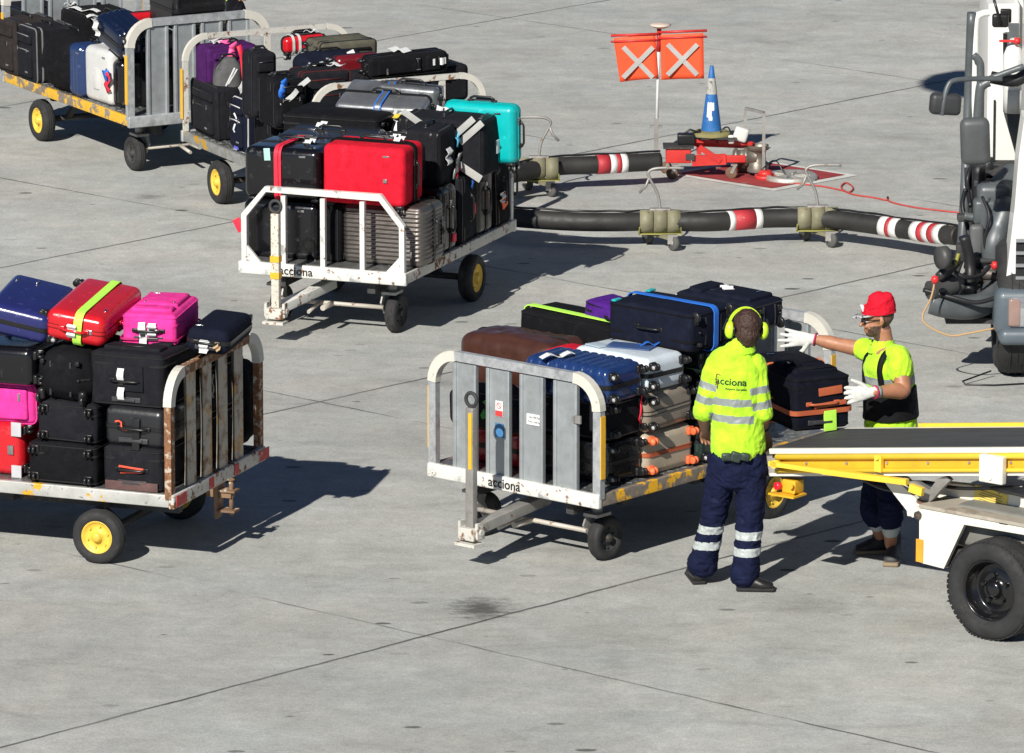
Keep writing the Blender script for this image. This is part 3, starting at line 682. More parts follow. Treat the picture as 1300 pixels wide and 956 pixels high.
    C(520, 196, 1.1, 26, 20, 40, 'duffel', bl, 't', 'L', 'small black bag with yellow and white paper tags amid the middle pile', cat='small bag', det=0, ex=[('baggage_tag', 'T', .1, .0, .09, .2, 20, PAPER), ('baggage_tag', 'L', .1, .2, .08, .2, -10, PAPER), ('baggage_tag', 'T', -.3, .4, .05, .14, 70, mat('yellow_label', (.7, .5, .05), .6))])
    # ---- D: the cart behind
    D = lambda *a, **k: bag('D', *a, **k)
    D(276, 180, .5, 34, 30, 66, 'soft', bl2, 't', 'L', 'charcoal soft suitcase with side pockets on the deck at the hooped end')
    D(258, 168, .5, 18, 40, 62, 'soft', bl, 't', 'L', 'black suitcase right against the rusty yellow post', det=0)
    D(264, 113, .88, 16, 62, 50, 'soft', PURH, 't', 'R', 'plum purple suitcase with pink patterned ribbon on top by the hoop', trim=PURH, ex=[('ribbon', 'R', -.05, .7, .07, .16, 0, PINKR), ('ribbon', 'T', -.1, .0, .08, .1, 30, PINKR), ('baggage_tag', 'T', -.3, .2, .1, .1, 30, PAPER)])
    D(282, 134, .78, 14, 30, 54, 'backpack', GREYC, 't', 'R', 'small grey and black backpack with red ribbon and white tag', cat='backpack', det=0, ex=[('baggage_tag', 'R', .5, -.25, .05, .2, -35, PAPER), ('ribbon', 'R', .8, .3, .04, .5, 10, REDS), ('patch', 'R', -.3, .3, .015, .16, -30, PAPER), ('patch', 'R', -.1, .3, .012, .14, -35, PAPER)])
    D(312, 196, .5, 20, 30, 66, 'soft', nv, 't', 'L', 'small navy suitcase with white piping and violet name tag at the deck edge', trim=mat('white_piping', (.6, .6, .6), .5), ex=[('name_tag', 'L', 0, -.6, .07, .13, 0, mat('violet_tag', (.12, .12, .6), .5)), ('ribbon', 'L', 0, 0, .02, .2, 0, PAPER)])
    D(322, 150, .86, 16, 28, 80, 'soft', bl2, 't', 'R', 'tall black bag standing right of the small grey backpack', sag=2.2)
    D(346, 208, .5, 24, 40, 62, 'soft', bl, 't', 'R', 'black suitcase with little blue tag beside the navy piped one', ex=[('name_tag', 'R', -.4, -.2, .05, .07, 0, BLST)])
    D(350, 164, .85, 22, 38, 60, 'soft', bl, 't', 'R', 'jumbled black soft bag with white paper strips in the middle of the rear cart', sag=2.5, wheels=0, ex=[('baggage_tag', 'R', .2, .5, .04, .3, -50, PAPER), ('ribbon', 'R', -.6, .7, .05, .14, 0, BLST)])
    D(384, 168, .78, 20, 60, 74, 'soft', bl2, 't', 'R', 'dark suitcase with maroon edge near the second hoop', trim=MRN, ex=[('baggage_tag', 'T', .2, .3, .05, .2, 60, PAPER), ('baggage_tag', 'T', .6, .1, .05, .2, 40, PAPER)])
    D(362, 69, 1.1, 8, 52, 20, 'hard', REDH, 't', 'R', 'red hard case with white stripes at the top far end of the rear cart', straps=[('x', -.6, .02, SILV), ('x', -.3, .02, SILV)], ex=[('baggage_tag', 'T', .4, 0, .05, .12, 70, PAPER)])
    D(408, 77, 1.12, 22, 70, 21, 'soft', OLV, 'L', 'R', 'olive grey suitcase with long handle on top of the rear cart', det=0, ex=[('side_handle', 'R', 0, .1, .36, .02, 0, BLK)])
    D(384, 100, 1.02, 14, 80, 26, 'duffel', nv, 't', 'R', 'navy blue soft bag lying over the middle of the rear cart', cat='duffel bag', det=0, ex=[('baggage_tag', 'R', .6, .2, .06, .2, 20, PAPER)])
    D(428, 98, 1.05, 10, 56, 25, 'hard', DKRED, 'L', 'R', 'dark red suitcase half hidden under the olive grey one', det=0)
    D(470, 100, 1.08, 12, 98, 25, 'soft', bl, 'L', 'R', 'black soft suitcase with white tags lying at the right of the rear cart', ex=[('baggage_tag', 'R', .75, .1, .05, .12, 90, PAPER), ('baggage_tag', 'T', -.1, .1, .1, .16, 30, PAPER)])
    D(458, 140, .82, 26, 136, 44, 'soft', bl2, 'L', 'R', 'wide dark suitcase under the black one with white tags', det=0)
    D(400, 226, .5, 60, 104, 46, 'soft', bl, 't', 'R', 'black suitcase on the deck of the rear cart behind the middle cart', det=0)
    D(508, 214, .5, 60, 92, 50, 'soft', bl2, 't', 'R', 'dark suitcase on the deck at the right rear corner of the rear cart', det=0)
    # ---- E: the far left cart
    E = lambda *a, **k: bag('E', *a, **k)
    E(154, 139, .5, 14, 40, 60, 'hard', bh, 't', 'R', 'small black suitcase with red bow beside the pale silver one', det=0)
    E(141, 136, .5, 37, 44, 69, 'hard', SILV, 't', 'L', 'pale silver hard suitcase with moulded side handle on the far left cart', zipm=SILV, seam=GALV, ex=[('side_handle', 'L', .0, -.1, .09, .17, 0, SILV), ('ribbon', 'L', .95, -.1, .05, .16, 0, REDS), ('ribbon', 'L', .9, .15, .08, .03, 0, BLST)])
    E(103, 126, .5, 18, 50, 66, 'hard', hard('mid_blue_shell', (.015, .035, .11)), 't', 'L', 'blue hard suitcase squeezed behind the pale silver one', ribs=4)
    E(86, 122, .5, 40, 50, 72, 'duffel', bl, 't', 'L', 'creased black fabric bag in the middle of the far left cart', cat='duffel bag', det=0)
    E(45, 107, .5, 24, 50, 68, 'soft', bl2, 't', 'L', 'black suitcase with grey piping left of the creased black bag', trim=mat('grey_piping', (.2, .2, .2), .5))
    E(21, 98, .5, 26, 50, 68, 'soft', cloth('dark_brown_fabric', (.03, .024, .024)), 't', 'L', 'dark brown black suitcase at the left edge of the far left cart', ex=[('name_tag', 'L', -.9, .0, .05, .1, 0, REDS)])
    E(150, 108, .5, 90, 60, 72, 'soft', bl, 't', 'L', 'long black suitcase behind the creased bag with white tag on top', det=0, ex=[('baggage_tag', 'T', -.7, .3, .06, .3, 30, PAPER), ('baggage_tag', 'T', -.75, -.3, .08, .25, 70, PAPER), ('baggage_tag', 'T', -.6, .8, .06, .12, 70, PAPER)])
    E(60, 78, .5, 80, 60, 50, 'soft', bl2, 't', 'L', 'black suitcase at the back of the far left cart under the slats', det=0)
    E(130, 38, 1.05, 8, 72, 17, 'hard', REDH, 'L', 'R', 'red suitcase lying under the glossy black one', ex=[('side_handle', 'R', -.5, .1, .2, .02, 0, BLK)])
    E(152, 76, .95, 34, 40, 34, 'hard', hard('deep_blue_shell', (.006, .012, .035)), 'R', 'T', 'deep blue ribbed suitcase leaning over the pale silver one', ribs=5, tR=.15, tL=.28, ex=[('baggage_tag', 'L', -.6, .3, .08, .14, 20, PAPER)])
    E(222, 41, 1.13, 38, 66, 50, 'hard', bh, 'R', 'T', 'glossy black suitcase with gold zip ridges on top of the far left cart', tL=.05, hubs=False, wheels=0, ex=[('zip_ridge', 'R', 0, -.55, .42, .012, -2, GOLD), ('zip_ridge', 'R', 0, -.72, .42, .012, -2, GOLD), ('zip_ridge', 'R', 0, -.89, .42, .012, -2, GOLD), ('zip_ridge', 'R', 0, -.38, .42, .012, -2, GOLD)])
    E(182, 137, .5, 30, 62, 84, 'soft', bl, 't', 'R', 'black suitcase standing behind the slats of the far left cart', det=0)
    E(249, 130, .5, 30, 50, 80, 'soft', bl2, 't', 'R', 'dark suitcase behind the right slats of the far left cart', det=0)
# ---------------------------------------------------------------- the apron
def ground():
    m = bpy.data.materials.new('apron_concrete'); m.use_nodes = True
    nt = m.node_tree; N = nt.nodes; L = nt.links; b = N['Principled BSDF']
    geo = N.new('ShaderNodeNewGeometry'); P = geo.outputs['Position']
    def mapd(scale, rz=0.):
        mp = N.new('ShaderNodeMapping'); mp.vector_type = 'POINT'; mp.inputs['Scale'].default_value = scale; mp.inputs['Rotation'].default_value = (0, 0, rz)
        L.new(P, mp.inputs['Vector']); return mp.outputs['Vector']
    def nz(vec, scale, detail=6, r=.6, dist=0.):
        n = N.new('ShaderNodeTexNoise'); n.inputs['Scale'].default_value = scale; n.inputs['Detail'].default_value = detail
        n.inputs['Roughness'].default_value = r; n.inputs['Distortion'].default_value = dist; L.new(vec, n.inputs['Vector']); return n.outputs['Fac']
    def mr(v, a, c, d, e):
        r = N.new('ShaderNodeMapRange'); r.inputs[1].default_value = a; r.inputs[2].default_value = c; r.inputs[3].default_value = d; r.inputs[4].default_value = e
        L.new(v, r.inputs[0]); return r.outputs[0]
    def ma(op, a, c=None, d=None):
        x = N.new('ShaderNodeMath'); x.operation = op
        for i, q in enumerate((a, c, d)):
            if q is None: continue
            if isinstance(q, (int, float)): x.inputs[i].default_value = q
            else: L.new(q, x.inputs[i])
        return x.outputs[0]
    # tone: broad mottling x streaks x fine grain
    t = mr(nz(mapd((1, 1, 1)), .35, 5), .3, .7, .9, 1.1)
    t = ma('MULTIPLY', t, mr(nz(mapd((1, 1, 1)), 1.6, 6, .65, .6), .3, .7, .87, 1.1))
    t = ma('MULTIPLY', t, mr(nz(mapd((.5, 3.2, 1), .5), 1.2, 6, .7, .4), .3, .7, .92, 1.06))
    t = ma('MULTIPLY', t, mr(nz(mapd((1, 1, 1)), 34, 4, .75), .3, .7, .85, 1.14))
    t = ma('MULTIPLY', t, mr(nz(mapd((1, 1, 1), .4), 7, 7, .72, .5), .3, .7, .87, 1.11))
    t = ma('MULTIPLY', t, mr(nz(mapd((1, .6, 1)), 90, 3, .8), .3, .7, .78, 1.2))
    # slab joints
    a45 = math.radians(45)
    j1 = G(548, 478); j2 = G(430, 515)
    sep = N.new('ShaderNodeSeparateXYZ'); L.new(P, sep.inputs[0]); X = sep.outputs[0]; Y = sep.outputs[1]
    wob = mr(nz(mapd((1, 1, 1)), 2.5, 5), 0, 1, -.022, .022)
    S = 5.0; SV = 4.22
    c1_, s1_ = math.cos(math.radians(46.5)), math.sin(math.radians(46.5)); c2_, s2_ = math.cos(math.radians(138)), math.sin(math.radians(138))
    u = ma('ADD', ma('MULTIPLY', X, -s1_), ma('MULTIPLY', Y, c1_)); v = ma('ADD', ma('MULTIPLY', X, -s2_), ma('MULTIPLY', Y, c2_))
    u0 = -j1.x*s1_+j1.y*c1_+S/2; v0 = -j2.x*s2_+j2.y*c2_+SV/2
    def joint(q, q0, w, S=S):
        d = ma('ADD', ma('SUBTRACT', q, q0), wob)
        d = ma('ADD', d, S*200)
        fr = ma('SUBTRACT', ma('MODULO', d, S), S/2)
        dd = ma('ABSOLUTE', fr)
        return mr(dd, w*.6, w*1.4, 1, 0)
    jn = ma('MAXIMUM', ma('MULTIPLY', joint(u, u0, .013), mr(nz(mapd((1, 1, 1)), .8, 4), .3, .6, .55, 1)), ma('MULTIPLY', joint(v, v0, .011, SV), mr(nz(mapd((1, 1, 1)), .55, 5), .42, .6, 0., .9)))
    # slab to slab difference
    fl1 = ma('FLOOR', ma('DIVIDE', ma('ADD', ma('SUBTRACT', u, u0), S*200), S)); fl2 = ma('FLOOR', ma('DIVIDE', ma('ADD', ma('SUBTRACT', v, v0), SV*200), SV))
    cb = N.new('ShaderNodeCombineXYZ'); L.new(fl1, cb.inputs[0]); L.new(fl2, cb.inputs[1])
    wn = N.new('ShaderNodeTexWhiteNoise'); L.new(cb.outputs[0], wn.inputs[0]); t = ma('MULTIPLY', t, mr(wn.outputs['Value'], 0, 1, .95, 1.05))
    # small dark spills and rubber flecks, lying along the driving direction
    vo = N.new('ShaderNodeTexVoronoi'); vo.voronoi_dimensions = '2D'; vo.inputs['Scale'].default_value = 1.; L.new(mapd((2.6, 5.2, 1), .2), vo.inputs['Vector'])
    rnd = N.new('ShaderNodeSeparateColor'); L.new(vo.outputs['Color'], rnd.inputs[0])
    rad = ma('SUBTRACT', ma('MULTIPLY', rnd.outputs[0], 1.0), .86)
    dist = ma('ADD', vo.outputs['Distance'], mr(nz(mapd((1, 1, 1)), 14, 4, .7), 0, 1, -.06, .06))
    sp = mr(ma('SUBTRACT', dist, rad), -.01, .04, 1, 0)
    sp = ma('MULTIPLY', sp, mr(rnd.outputs[1], .2, 1, .1, 1))
    # wide soft stains
    st = mr(nz(mapd((.7, 1.6, 1), .3), .9, 6, .6, .8), .57, .74, 0, .32)
    # a few marked stains where the photo has them
    tot = None
    for (px, py, rx, ry, k) in ((612, 773, .19, .28, .95), (665, 250, .1, .1, .3), (190, 250, .12, .12, .5), (1000, 675, .12, .2, .3), (780, 838, .15, .2, .25), (905, 390, .15, .3, .15), (1025, 770, .3, .25, .25)):
        c = G(px, py)
        dx = ma('DIVIDE', ma('SUBTRACT', X, c.x), rx); dy = ma('DIVIDE', ma('SUBTRACT', Y, c.y), ry)
        d = ma('ADD', ma('SQRT', ma('ADD', ma('MULTIPLY', dx, dx), ma('MULTIPLY', dy, dy))), mr(nz(mapd((1, 1.8, 1)), 7, 6, .75), .25, .75, -.8, .8))
        e = ma('MULTIPLY', mr(d, .3, 1.2, 1, 0), k); tot = e if tot is None else ma('MAXIMUM', tot, e)
    # tyre arcs
    for (px, py, R, w, k) in ((860, 1010, 3.3, .02, .22), (860, 1010, 3.42, .015, .18), (560, 1100, 8.3, .03, .12), (1500, 600, 9.5, .03, .12)):
        c = G(px, py); dx = ma('SUBTRACT', X, c.x); dy = ma('SUBTRACT', Y, c.y)
        d = ma('ABSOLUTE', ma('SUBTRACT', ma('SQRT', ma('ADD', ma('MULTIPLY', dx, dx), ma('MULTIPLY', dy, dy))), R))
        e = ma('MULTIPLY', ma('MULTIPLY', mr(d, w*.4, w*2, 1, 0), k), mr(nz(mapd((1, 1, 1)), 1.1, 4), .45, .6, 0, 1)); tot = ma('MAXIMUM', tot, e)
    dark = ma('MAXIMUM', ma('MAXIMUM', sp, st), tot)
    t = ma('MULTIPLY', t, ma('SUBTRACT', 1, ma('MULTIPLY', dark, .75)))
    t = ma('MULTIPLY', t, ma('SUBTRACT', 1, ma('MULTIPLY', jn, .78)))
    col = N.new('ShaderNodeVectorMath'); col.operation = 'SCALE'; L.new(t, col.inputs['Scale'])
    tint = N.new('ShaderNodeMix'); tint.data_type = 'RGBA'; tint.inputs[6].default_value = (.42, .435, .418, 1); tint.inputs[7].default_value = (.447, .441, .408, 1); L.new(mr(nz(mapd((1, 1, 1)), .9, 5, .6), .35, .65, 0, 1), tint.inputs[0])
    tb = N.new('ShaderNodeMix'); tb.data_type = 'RGBA'; tb.inputs[7].default_value = (.42, .3, .22, 1); L.new(tint.outputs[2], tb.inputs[6]); L.new(mr(nz(mapd((1, 1.6, 1)), 1.7, 6, .7), .7, .78, 0, .6), tb.inputs[0]); L.new(tb.outputs[2], col.inputs[0])
    L.new(col.outputs[0], b.inputs['Base Color']); b.inputs['Roughness'].default_value = .88; b.inputs['Specular IOR Level'].default_value = .3
    bp = N.new('ShaderNodeBump'); bp.inputs['Strength'].default_value = .35; bp.inputs['Distance'].default_value = .006
    hgt = ma('SUBTRACT', nz(mapd((1, 1, 1)), 60, 8, .75), ma('MULTIPLY', jn, 1.5)); L.new(hgt, bp.inputs['Height']); L.new(bp.outputs[0], b.inputs['Normal'])
    g = MB(); g.add([(-400, -100, 0), (400, -100, 0), (400, 900, 0), (-400, 900, 0)], [(0, 1, 2, 3)])
    o = g.build('ground', m); tag(o, kind='structure')
    # painted hydrant square
    c1, c2, c3, c4 = G(1090, 223), G(982, 243), G(844, 221), G(955, 202)
    cc = (c1+c2+c3+c4)/4
    def quad(k, z):
        return [(cc+(c-cc)*k)+V((0, 0, z)) for c in (c1, c2, c3, c4)]
    wp = mat('worn_marking_white', (.62, .62, .58), .8, var=.1, bump=.2, col2=(.4, .39, .36), thr=.5, ps=3, edge=.15)
    rp = mat('worn_marking_red', (.3, .035, .035), .8, var=.2, bump=.2, col2=(.3, .22, .19), thr=.6, ps=4, edge=.12)
    g = MB(); g.add(quad(1, .004), [(0, 1, 2, 3)]); tag(g.build('pit_marking_border', wp), kind='structure')
    g = MB(); g.add(quad(.86, .008), [(0, 1, 2, 3)]); tag(g.build('pit_marking', rp), kind='structure')
# ---------------------------------------------------------------- hydrant pit gear and hoses
HR = .073
BHOSE = mat('black_hose', (.022, .021, .02), .6, var=.35, vs=5, bump=.3, bs=40, col2=(.09, .07, .055), thr=.64, ps=5, edge=.12)
WBAND = mat('white_band', (.68, .68, .66), .55, var=.06, bump=.4, bs=40, col2=(.35, .33, .3), thr=.68, ps=20)
RBAND = mat('red_band', (.42, .03, .04), .55, var=.15, bump=.4, bs=40, col2=(.5, .3, .28), thr=.68, ps=18)
def smooth_path(pts, n=8):
    out = []
    for i in range(len(pts)-1):
        p0, p1, p2, p3 = pts[max(i-1, 0)], pts[i], pts[i+1], pts[min(i+2, len(pts)-1)]
        for k in range(n):
            t = k/n
            out.append(.5*((2*p1)+(-p0+p2)*t+(2*p0-5*p1+4*p2-p3)*t*t+(-p0+3*p1-3*p2+p3)*t**3))
    out.append(pts[-1]); return out
def hose(pts, bands, label, z=.2):
    P = [G(x, y, z if len(q) == 0 else q[0]) for (x, y, *q) in pts]
    path = smooth_path(P, 10)
    b = MB(); b.tube([p for p in path], HR, 16); root = b.build('fuel_hose', BHOSE); tag(root, label, 'fuel hose', 'hoses of the hydrant dispenser')
    # a thin line taped along the top
    b = MB(); b.tube([p+V((0, .02+.01*math.sin(i*.5), HR+.008+.002*math.sin(i*.9))) for i, p in enumerate(path)], .009, 6); b.build('sensing_line', BLK, root)
    for (xa, xb, mm) in bands:
        pa = [p for p in path]
        def at(xx):
            for i in range(len(pa)-1):
                xa_, xb_ = 650+F*pa[i].x/SDEP(pa[i]), 650+F*pa[i+1].x/SDEP(pa[i+1])
                if (xa_-xx)*(xb_-xx) <= 0: return pa[i].lerp(pa[i+1], (xx-xa_)/(xb_-xa_+1e-9))
            return pa[-1]
        a, c = at(xa), at(xb); b = MB(); b.tube([a, a.lerp(c, .5), c], HR+.005, 16); b.build('band', mm, root)
    return root
def SDEP(p): return (V(p)-V((0, 0, H))).dot(FW)
def hose_trolley(px, py, z, flip, label):
    p = G(px, py, z); M = frame(V((p.x, p.y, 0)), V((1, 0, 0)), V((0, 1, 0)), V((0, 0, 1)))
    root = empty('hose_trolley', M, label, 'trolley', 'wheeled trolleys carrying the fuel hoses')
    cm = mat('khaki_paint', (.21, .2, .125), .6, var=.25, bump=.3, bs=50, col2=(.2, .15, .1), thr=.62, ps=20)
    ym = mat('yellow_edge', (.34, .33, .09), .6, var=.15, bump=.3, bs=40)
    b = MB(); n = 12
    for k, (x0, x1) in enumerate(((-.155, -.055), (-.05, .05), (.055, .155))):
        vs = []
        for x in (x0, x1):
            for i in range(n+1):
                a = math.radians(95+195*i/n); rr = HR+.009
                vs.append((x, math.cos(a)*rr, z+math.sin(a)*rr))
        m_ = n+1
        for x in (x0, x1):
            for i in range(n+1):
                a = math.radians(95+195*i/n); rr = HR+.018
                vs.append((x, math.cos(a)*rr, z+math.sin(a)*rr))
        fs = []
        for i in range(n): fs += [(i, i+1, m_+i+1, m_+i), (2*m_+i, 3*m_+i, 3*m_+i+1, 2*m_+i+1), (i, 2*m_+i, 2*m_+i+1, i+1), (m_+i, m_+i+1, 3*m_+i+1, 3*m_+i)]
        b.add(vs, fs, 0, True)
    b.build('cradle', cm, root)
    b = MB(); b.box((0, -.01, z-HR-.016), (.32, .1, .008)); b.bar((-.165, -.06, z-.09), (-.158, -.09, z-.03), .006, .014); b.bar((.165, -.06, z-.09), (.158, -.09, z-.03), .006, .014); b.build('frame', ym, root)
    b = MB(); b.box((0, 0, z+HR+.02), (.16, .06, .02), bev=.005); b.build('clamp', STEEL, root)
    f = 1 if flip else -1
    pts = [V((0, 0, z+HR+.02)), V((-.02*f, 0, z+HR+.14)), V((-.08*f, 0, z+HR+.26)), V((-.09*f, 0, z+HR+.31)), V((-.02*f, 0, z+HR+.34)), V((.18*f, 0, z+HR+.34))]
    b = MB(); b.tube(smooth_path(pts, 5), .011, 6, ref=(0, 1, 0)); b.tube([V((-.08*f, 0, z+HR+.28)), V((-.11*f, 0, z+HR+.2)), V((-.16*f, 0, z+HR+.15))], .01, 6, ref=(0, 1, 0)); b.build('handle', STEEL, root)
    for (x, y) in ((-.09, .14), (.1, -.14)):
        b = MB(); b.lathe([(.0005, -.02), (.05, -.02), (.06, -.014), (.06, .014), (.05, .02), (.0005, .02)], (x, y, .06), (.8, .6, 0), 18); w = b.build('wheel', mat('grey_rubber', (.09, .09, .085), .8), root)
        b = MB(); b.lathe([(.0005, -.024), (.02, -.024), (.02, .024), (.0005, .024)], (x, y, .06), (.8, .6, 0), 10)
        b.box((x, y, .118), (.06, .05, .012)); b.box((x-.02, y-.02, .09), (.05, .012, .07)); b.build('caster_fork', STEEL, w)
    b = MB(); b.bar((-.09, .14, z-HR-.03), (.1, -.14, z-HR-.03), .07, .03); b.build('crossbar', cm, root)
def hydrant():
    hose([(600, 232), (645, 222), (700, 212), (760, 209), (838, 205)], [(757, 773, RBAND), (773, 781, WBAND), (781, 787, RBAND), (787, 795, WBAND)], 'black fuel hose with red and white bands running to the red coupler cart')
    hose([(600, 268), (650, 276), (720, 281), (780, 282), (830, 281), (900, 282), (960, 278), (1010, 277), (1050, 278), (1100, 284), (1160, 293), (1218, 300, .24)],
         [(923, 930, WBAND), (930, 957, RBAND), (957, 966, WBAND), (1120, 1129, WBAND), (1129, 1134, RBAND), (1134, 1143, WBAND), (1162, 1171, WBAND), (1171, 1178, RBAND), (1178, 1185, WBAND), (1185, 1192, RBAND), (1192, 1200, WBAND)], 'long black fuel hose with several red and white bands lying nearer the camera')
    hose_trolley(684, 214, .2, False, 'hose trolley with cranked handle on the hose by the turquoise suitcase') 
    hose_trolley(838, 281, .2, True, 'hose trolley with cranked handle in the middle of the nearer hose')
    hose_trolley(1038, 277, .2, True, 'hose trolley with hooked handle on the nearer hose close to the truck')
    # red coupler cart
    p = G(887, 224); root = empty('coupler_cart', Matrix.Translation(V((p.x, p.y, 0))) @ Matrix.Scale(.72, 4), 'red hydrant coupler cart with casters beside the blue cone', 'coupler cart')
    RD = mat('red_paint', (.55, .03, .025), .45, var=.15, bump=.25, bs=40, col2=(.25, .08, .05), thr=.62, ps=14, edge=.06)
    s = 157.
    b = MB(); b.box((-.23, -.02, .26), (.28, .26, .17), bev=.015); b.build('cart_body', RD, root)
    b = MB(); b.box((-.23, -.02, .352), (.34, .3, .02)); b.box((.22, .1, .44), (.4, .36, .012)); b.box((-.1, -.158, .25), (.1, .012, .07)); b.build('top_plate', DARKM, root)
    b = MB()
    b.bar((-.08, .12, .36), (.62, .12, .33), .05, .07, bev=.006); b.bar((-.08, -.12, .2), (.3, -.12, .22), .03, .12); b.bar((.0, -.13, .36), (.24, -.13, .2), .035, .06)
    b.bar((-.05, .05, .4), (.6, .08, .36), .06, .04); b.bar((.1, -.1, .22), (.52, -.1, .22), .04, .08, bev=.005); b.bar((0, -.14, .3), (.0, .14, .3), .05, .05)
    b.build('lever_frame', RD, root)
    b = MB(); b.box((-.14, .05, .42), (.2, .16, .12), bev=.02); b.cyl((-.05, .05, .46), (.02, .05, .52), .02); b.tube([V((-.2, 0, .46)), V((-.1, .02, .53)), V((.05, 0, .48))], .012, 6); b.build('valve_block', BLK, root)
    b = MB(); ax = V((1, 0, 0))
    b.lathe([(.07, 0), (.1, .02), (.1, .05), (.08, .06), (.085, .12), (.11, .13), (.11, .16), (.09, .17), (.1, .26)], (.38, 0, .22), ax, 20); b.lathe([(.12, 0), (.12, .1), (.09, .12), (.09, .24), (.12, .25), (.12, .3)], (.66, 0, .06), (0, 0, 1), 20)
    b.build('coupler', mat('worn_steel', (.22, .2, .17), .45, .6, var=.3, bump=.3, bs=40), root)
    b = MB(); b.cyl((.74, -.16, .0), (.74, -.16, .05), .12, n=20); b.cyl((.74, -.16, .05), (.74, -.16, .1), .1, .06, n=20); b.build('red_base', RD, root)
    b = MB(); b.bar((.72, -.1, .06), (.72, -.1, .74), .03, .035); b.bar((.72, -.1, .74), (.52, .08, .76), .03, .03); b.bar((.52, .08, .76), (.52, .08, .45), .025, .03); b.build('handle_bar', STEEL, root)
    b = MB()
    b.tube(smooth_path([V((.2, 0, .38)), V((.25, .0, .52)), V((.33, .02, .55)), V((.38, 0, .4))], 6), .009, 6); b.tube(smooth_path([V((.7, -.2, .12)), V((.85, -.1, .2)), V((1.0, -.2, .03)), V((1.3, -.3, .02))], 6), .008, 6); b.build('cable', BLK, root)
    b = MB(); b.box((.47, .04, .47), (.16, .1, .16), Matrix.Rotation(.3, 3, 'Y'), bev=.03); b.box((.36, .0, .42), (.07, .05, .1), bev=.02); b.build('white_pouch', mat('grimy_white', (.6, .6, .57), .7, var=.1, bump=.3, bs=30), root)
    for (x, y) in ((-.3, -.16), (.36, -.15), (-.36, .17), (.5, .17)):
        b = MB(); b.lathe([(.0005, -.018), (.055, -.018), (.068, -.012), (.068, .012), (.055, .018), (.0005, .018)], (x, y, .068), (.35, 1, 0), 18); w = b.build('wheel', mat('rusty_wheel', (.14, .08, .05), .8, var=.3), root)
        b = MB(); b.box((x+.03, y, .16), (.07, .06, .014)); b.bar((x+.04, y-.03, .16), (x, y-.03, .068), .012, .035); b.bar((x+.04, y+.03, .16), (x, y+.03, .068), .012, .035); b.build('caster_fork', STEEL, w)
    # marker mast with two flags; stands in a socket on the cart plate
    p = G(833, 212); root = empty('marker_mast', V((p.x, p.y, 0)), 'thin white mast with two orange cross flags and a round pale cap', 'flag marker')
    top = 1.14; b = MB(); b.cyl((0, 0, .2), (.02, 0, top), .012, n=10); b.build('pole', mat('white_pole', (.7, .7, .68), .4), root)
    b = MB(); b.cyl((.015, 0, .95), (.02, 0, top), .018, n=10); b.build('red_sleeve', RD, root)
    b = MB(); b.lathe([(.0005, -.02), (.05, -.018), (.085, 0), (.088, .008), (.06, .018), (.0005, .024)], (.03, 0, top+.02), (0, 0, 1), 24); b.build('cap', mat('beige_cap', (.6, .5, .42), .5), root)
    b = MB(); b.bar((-.0, 0, .12), (.0, 0, .4), .04, .035); b.box((0, 0, .33), (.1, .03, .02)); b.build('socket', STEEL, root)
    OR = mat('orange_flag', (.9, .09, .025), .65, var=.05, bump=.15, bs=20)
    for (x0, x1, z0, z1, yy, dr) in ((-.35, -.01, .7, 1.06, -.015, -.06), (.03, .375, .72, 1.09, -.03, 0.0)):
        fl = MB(); n = 10; vs = []; fs = []
        for s_ in (0, 1):
            for i in range(n+1):
                for j in range(n+1):
                    u = i/n; v = j/n; x = x0+(x1-x0)*u; z = z0+(z1-z0)*v+.02*(u if dr else 0)+.015*u
                    sk = (1-v)*(.055 if dr else 0.01)*(1-u*.6) if x0 < 0 else (1-v)*.008
                    vs.append((x+sk, yy+.012*math.sin(u*5+v*2)*(1-v)+.004*s_, z))
        m_ = (n+1)*(n+1)
        for i in range(n):
            for j in range(n):
                a = i*(n+1)+j; fs += [(a, a+n+1, a+n+2, a+1), (m_+a, m_+a+1, m_+a+n+2, m_+a+n+1)]
        ring = [i*(n+1) for i in range(n+1)]+[n*(n+1)+j for j in range(1, n+1)]+[i*(n+1)+n for i in range(n-1, -1, -1)]+[j for j in range(n-1, 0, -1)]
        for k in range(len(ring)): a, c = ring[k], ring[(k+1) % len(ring)]; fs.append((a, c, m_+c, m_+a))
        fl.add(vs, fs, 0, True); fo = fl.build('flag', OR, root)
        b = MB(); cx = (x0+x1)/2+(.025 if x0 < 0 else 0); cz = (z0+z1)/2-.015; 
        for a in (-1, 1): b.bar((cx-.12, yy-.016, cz-.12*a), (cx+.12, yy-.016-.001*a, cz+.12*a+.015), .006, .036, up=(0, -1, 0)) if False else b.bar((cx-.115, yy-.017-.0015*a, cz-.125*a), (cx+.125, yy-.017-.0015*a, cz+.125*a), .006, .038, up=(0, 0, 1))
        b.build('cross', mat('cross_grey', (.42, .42, .4), .5), fo)
        b = MB(); b.cyl((x0-.02, yy, z1+.02), (x1+.03, yy, z1+.035), .011, n=8); b.cyl((x0-.02, yy, z1-.03), (x1+.03, yy, z1-.015), .009, n=8); b.build('flag_rod', RD, fo)
    # cone
    p = G(903, 171, .325); root = empty('traffic_cone', Matrix.Translation(p) @ Matrix.Scale(.8, 4), 'tall blue traffic cone with white sleeve and peeling white patch', 'traffic cone')
    CB = mat('cone_blue', (.02, .13, .38), .55, var=.15, bump=.2, bs=30, col2=(.1, .2, .35), thr=.62, ps=12)
    prof = lambda z: .105-.085*(z-.03)/.67
    h0, h1 = .03, .7
    b = MB(); b.lathe([(prof(.04), .04), (prof(.42), .42)], n=28); b.lathe([(prof(.58), .58), (prof(h1), h1), (.014, h1+.005), (.012, h1-.02)], n=28); b.build('cone_body', CB, root)
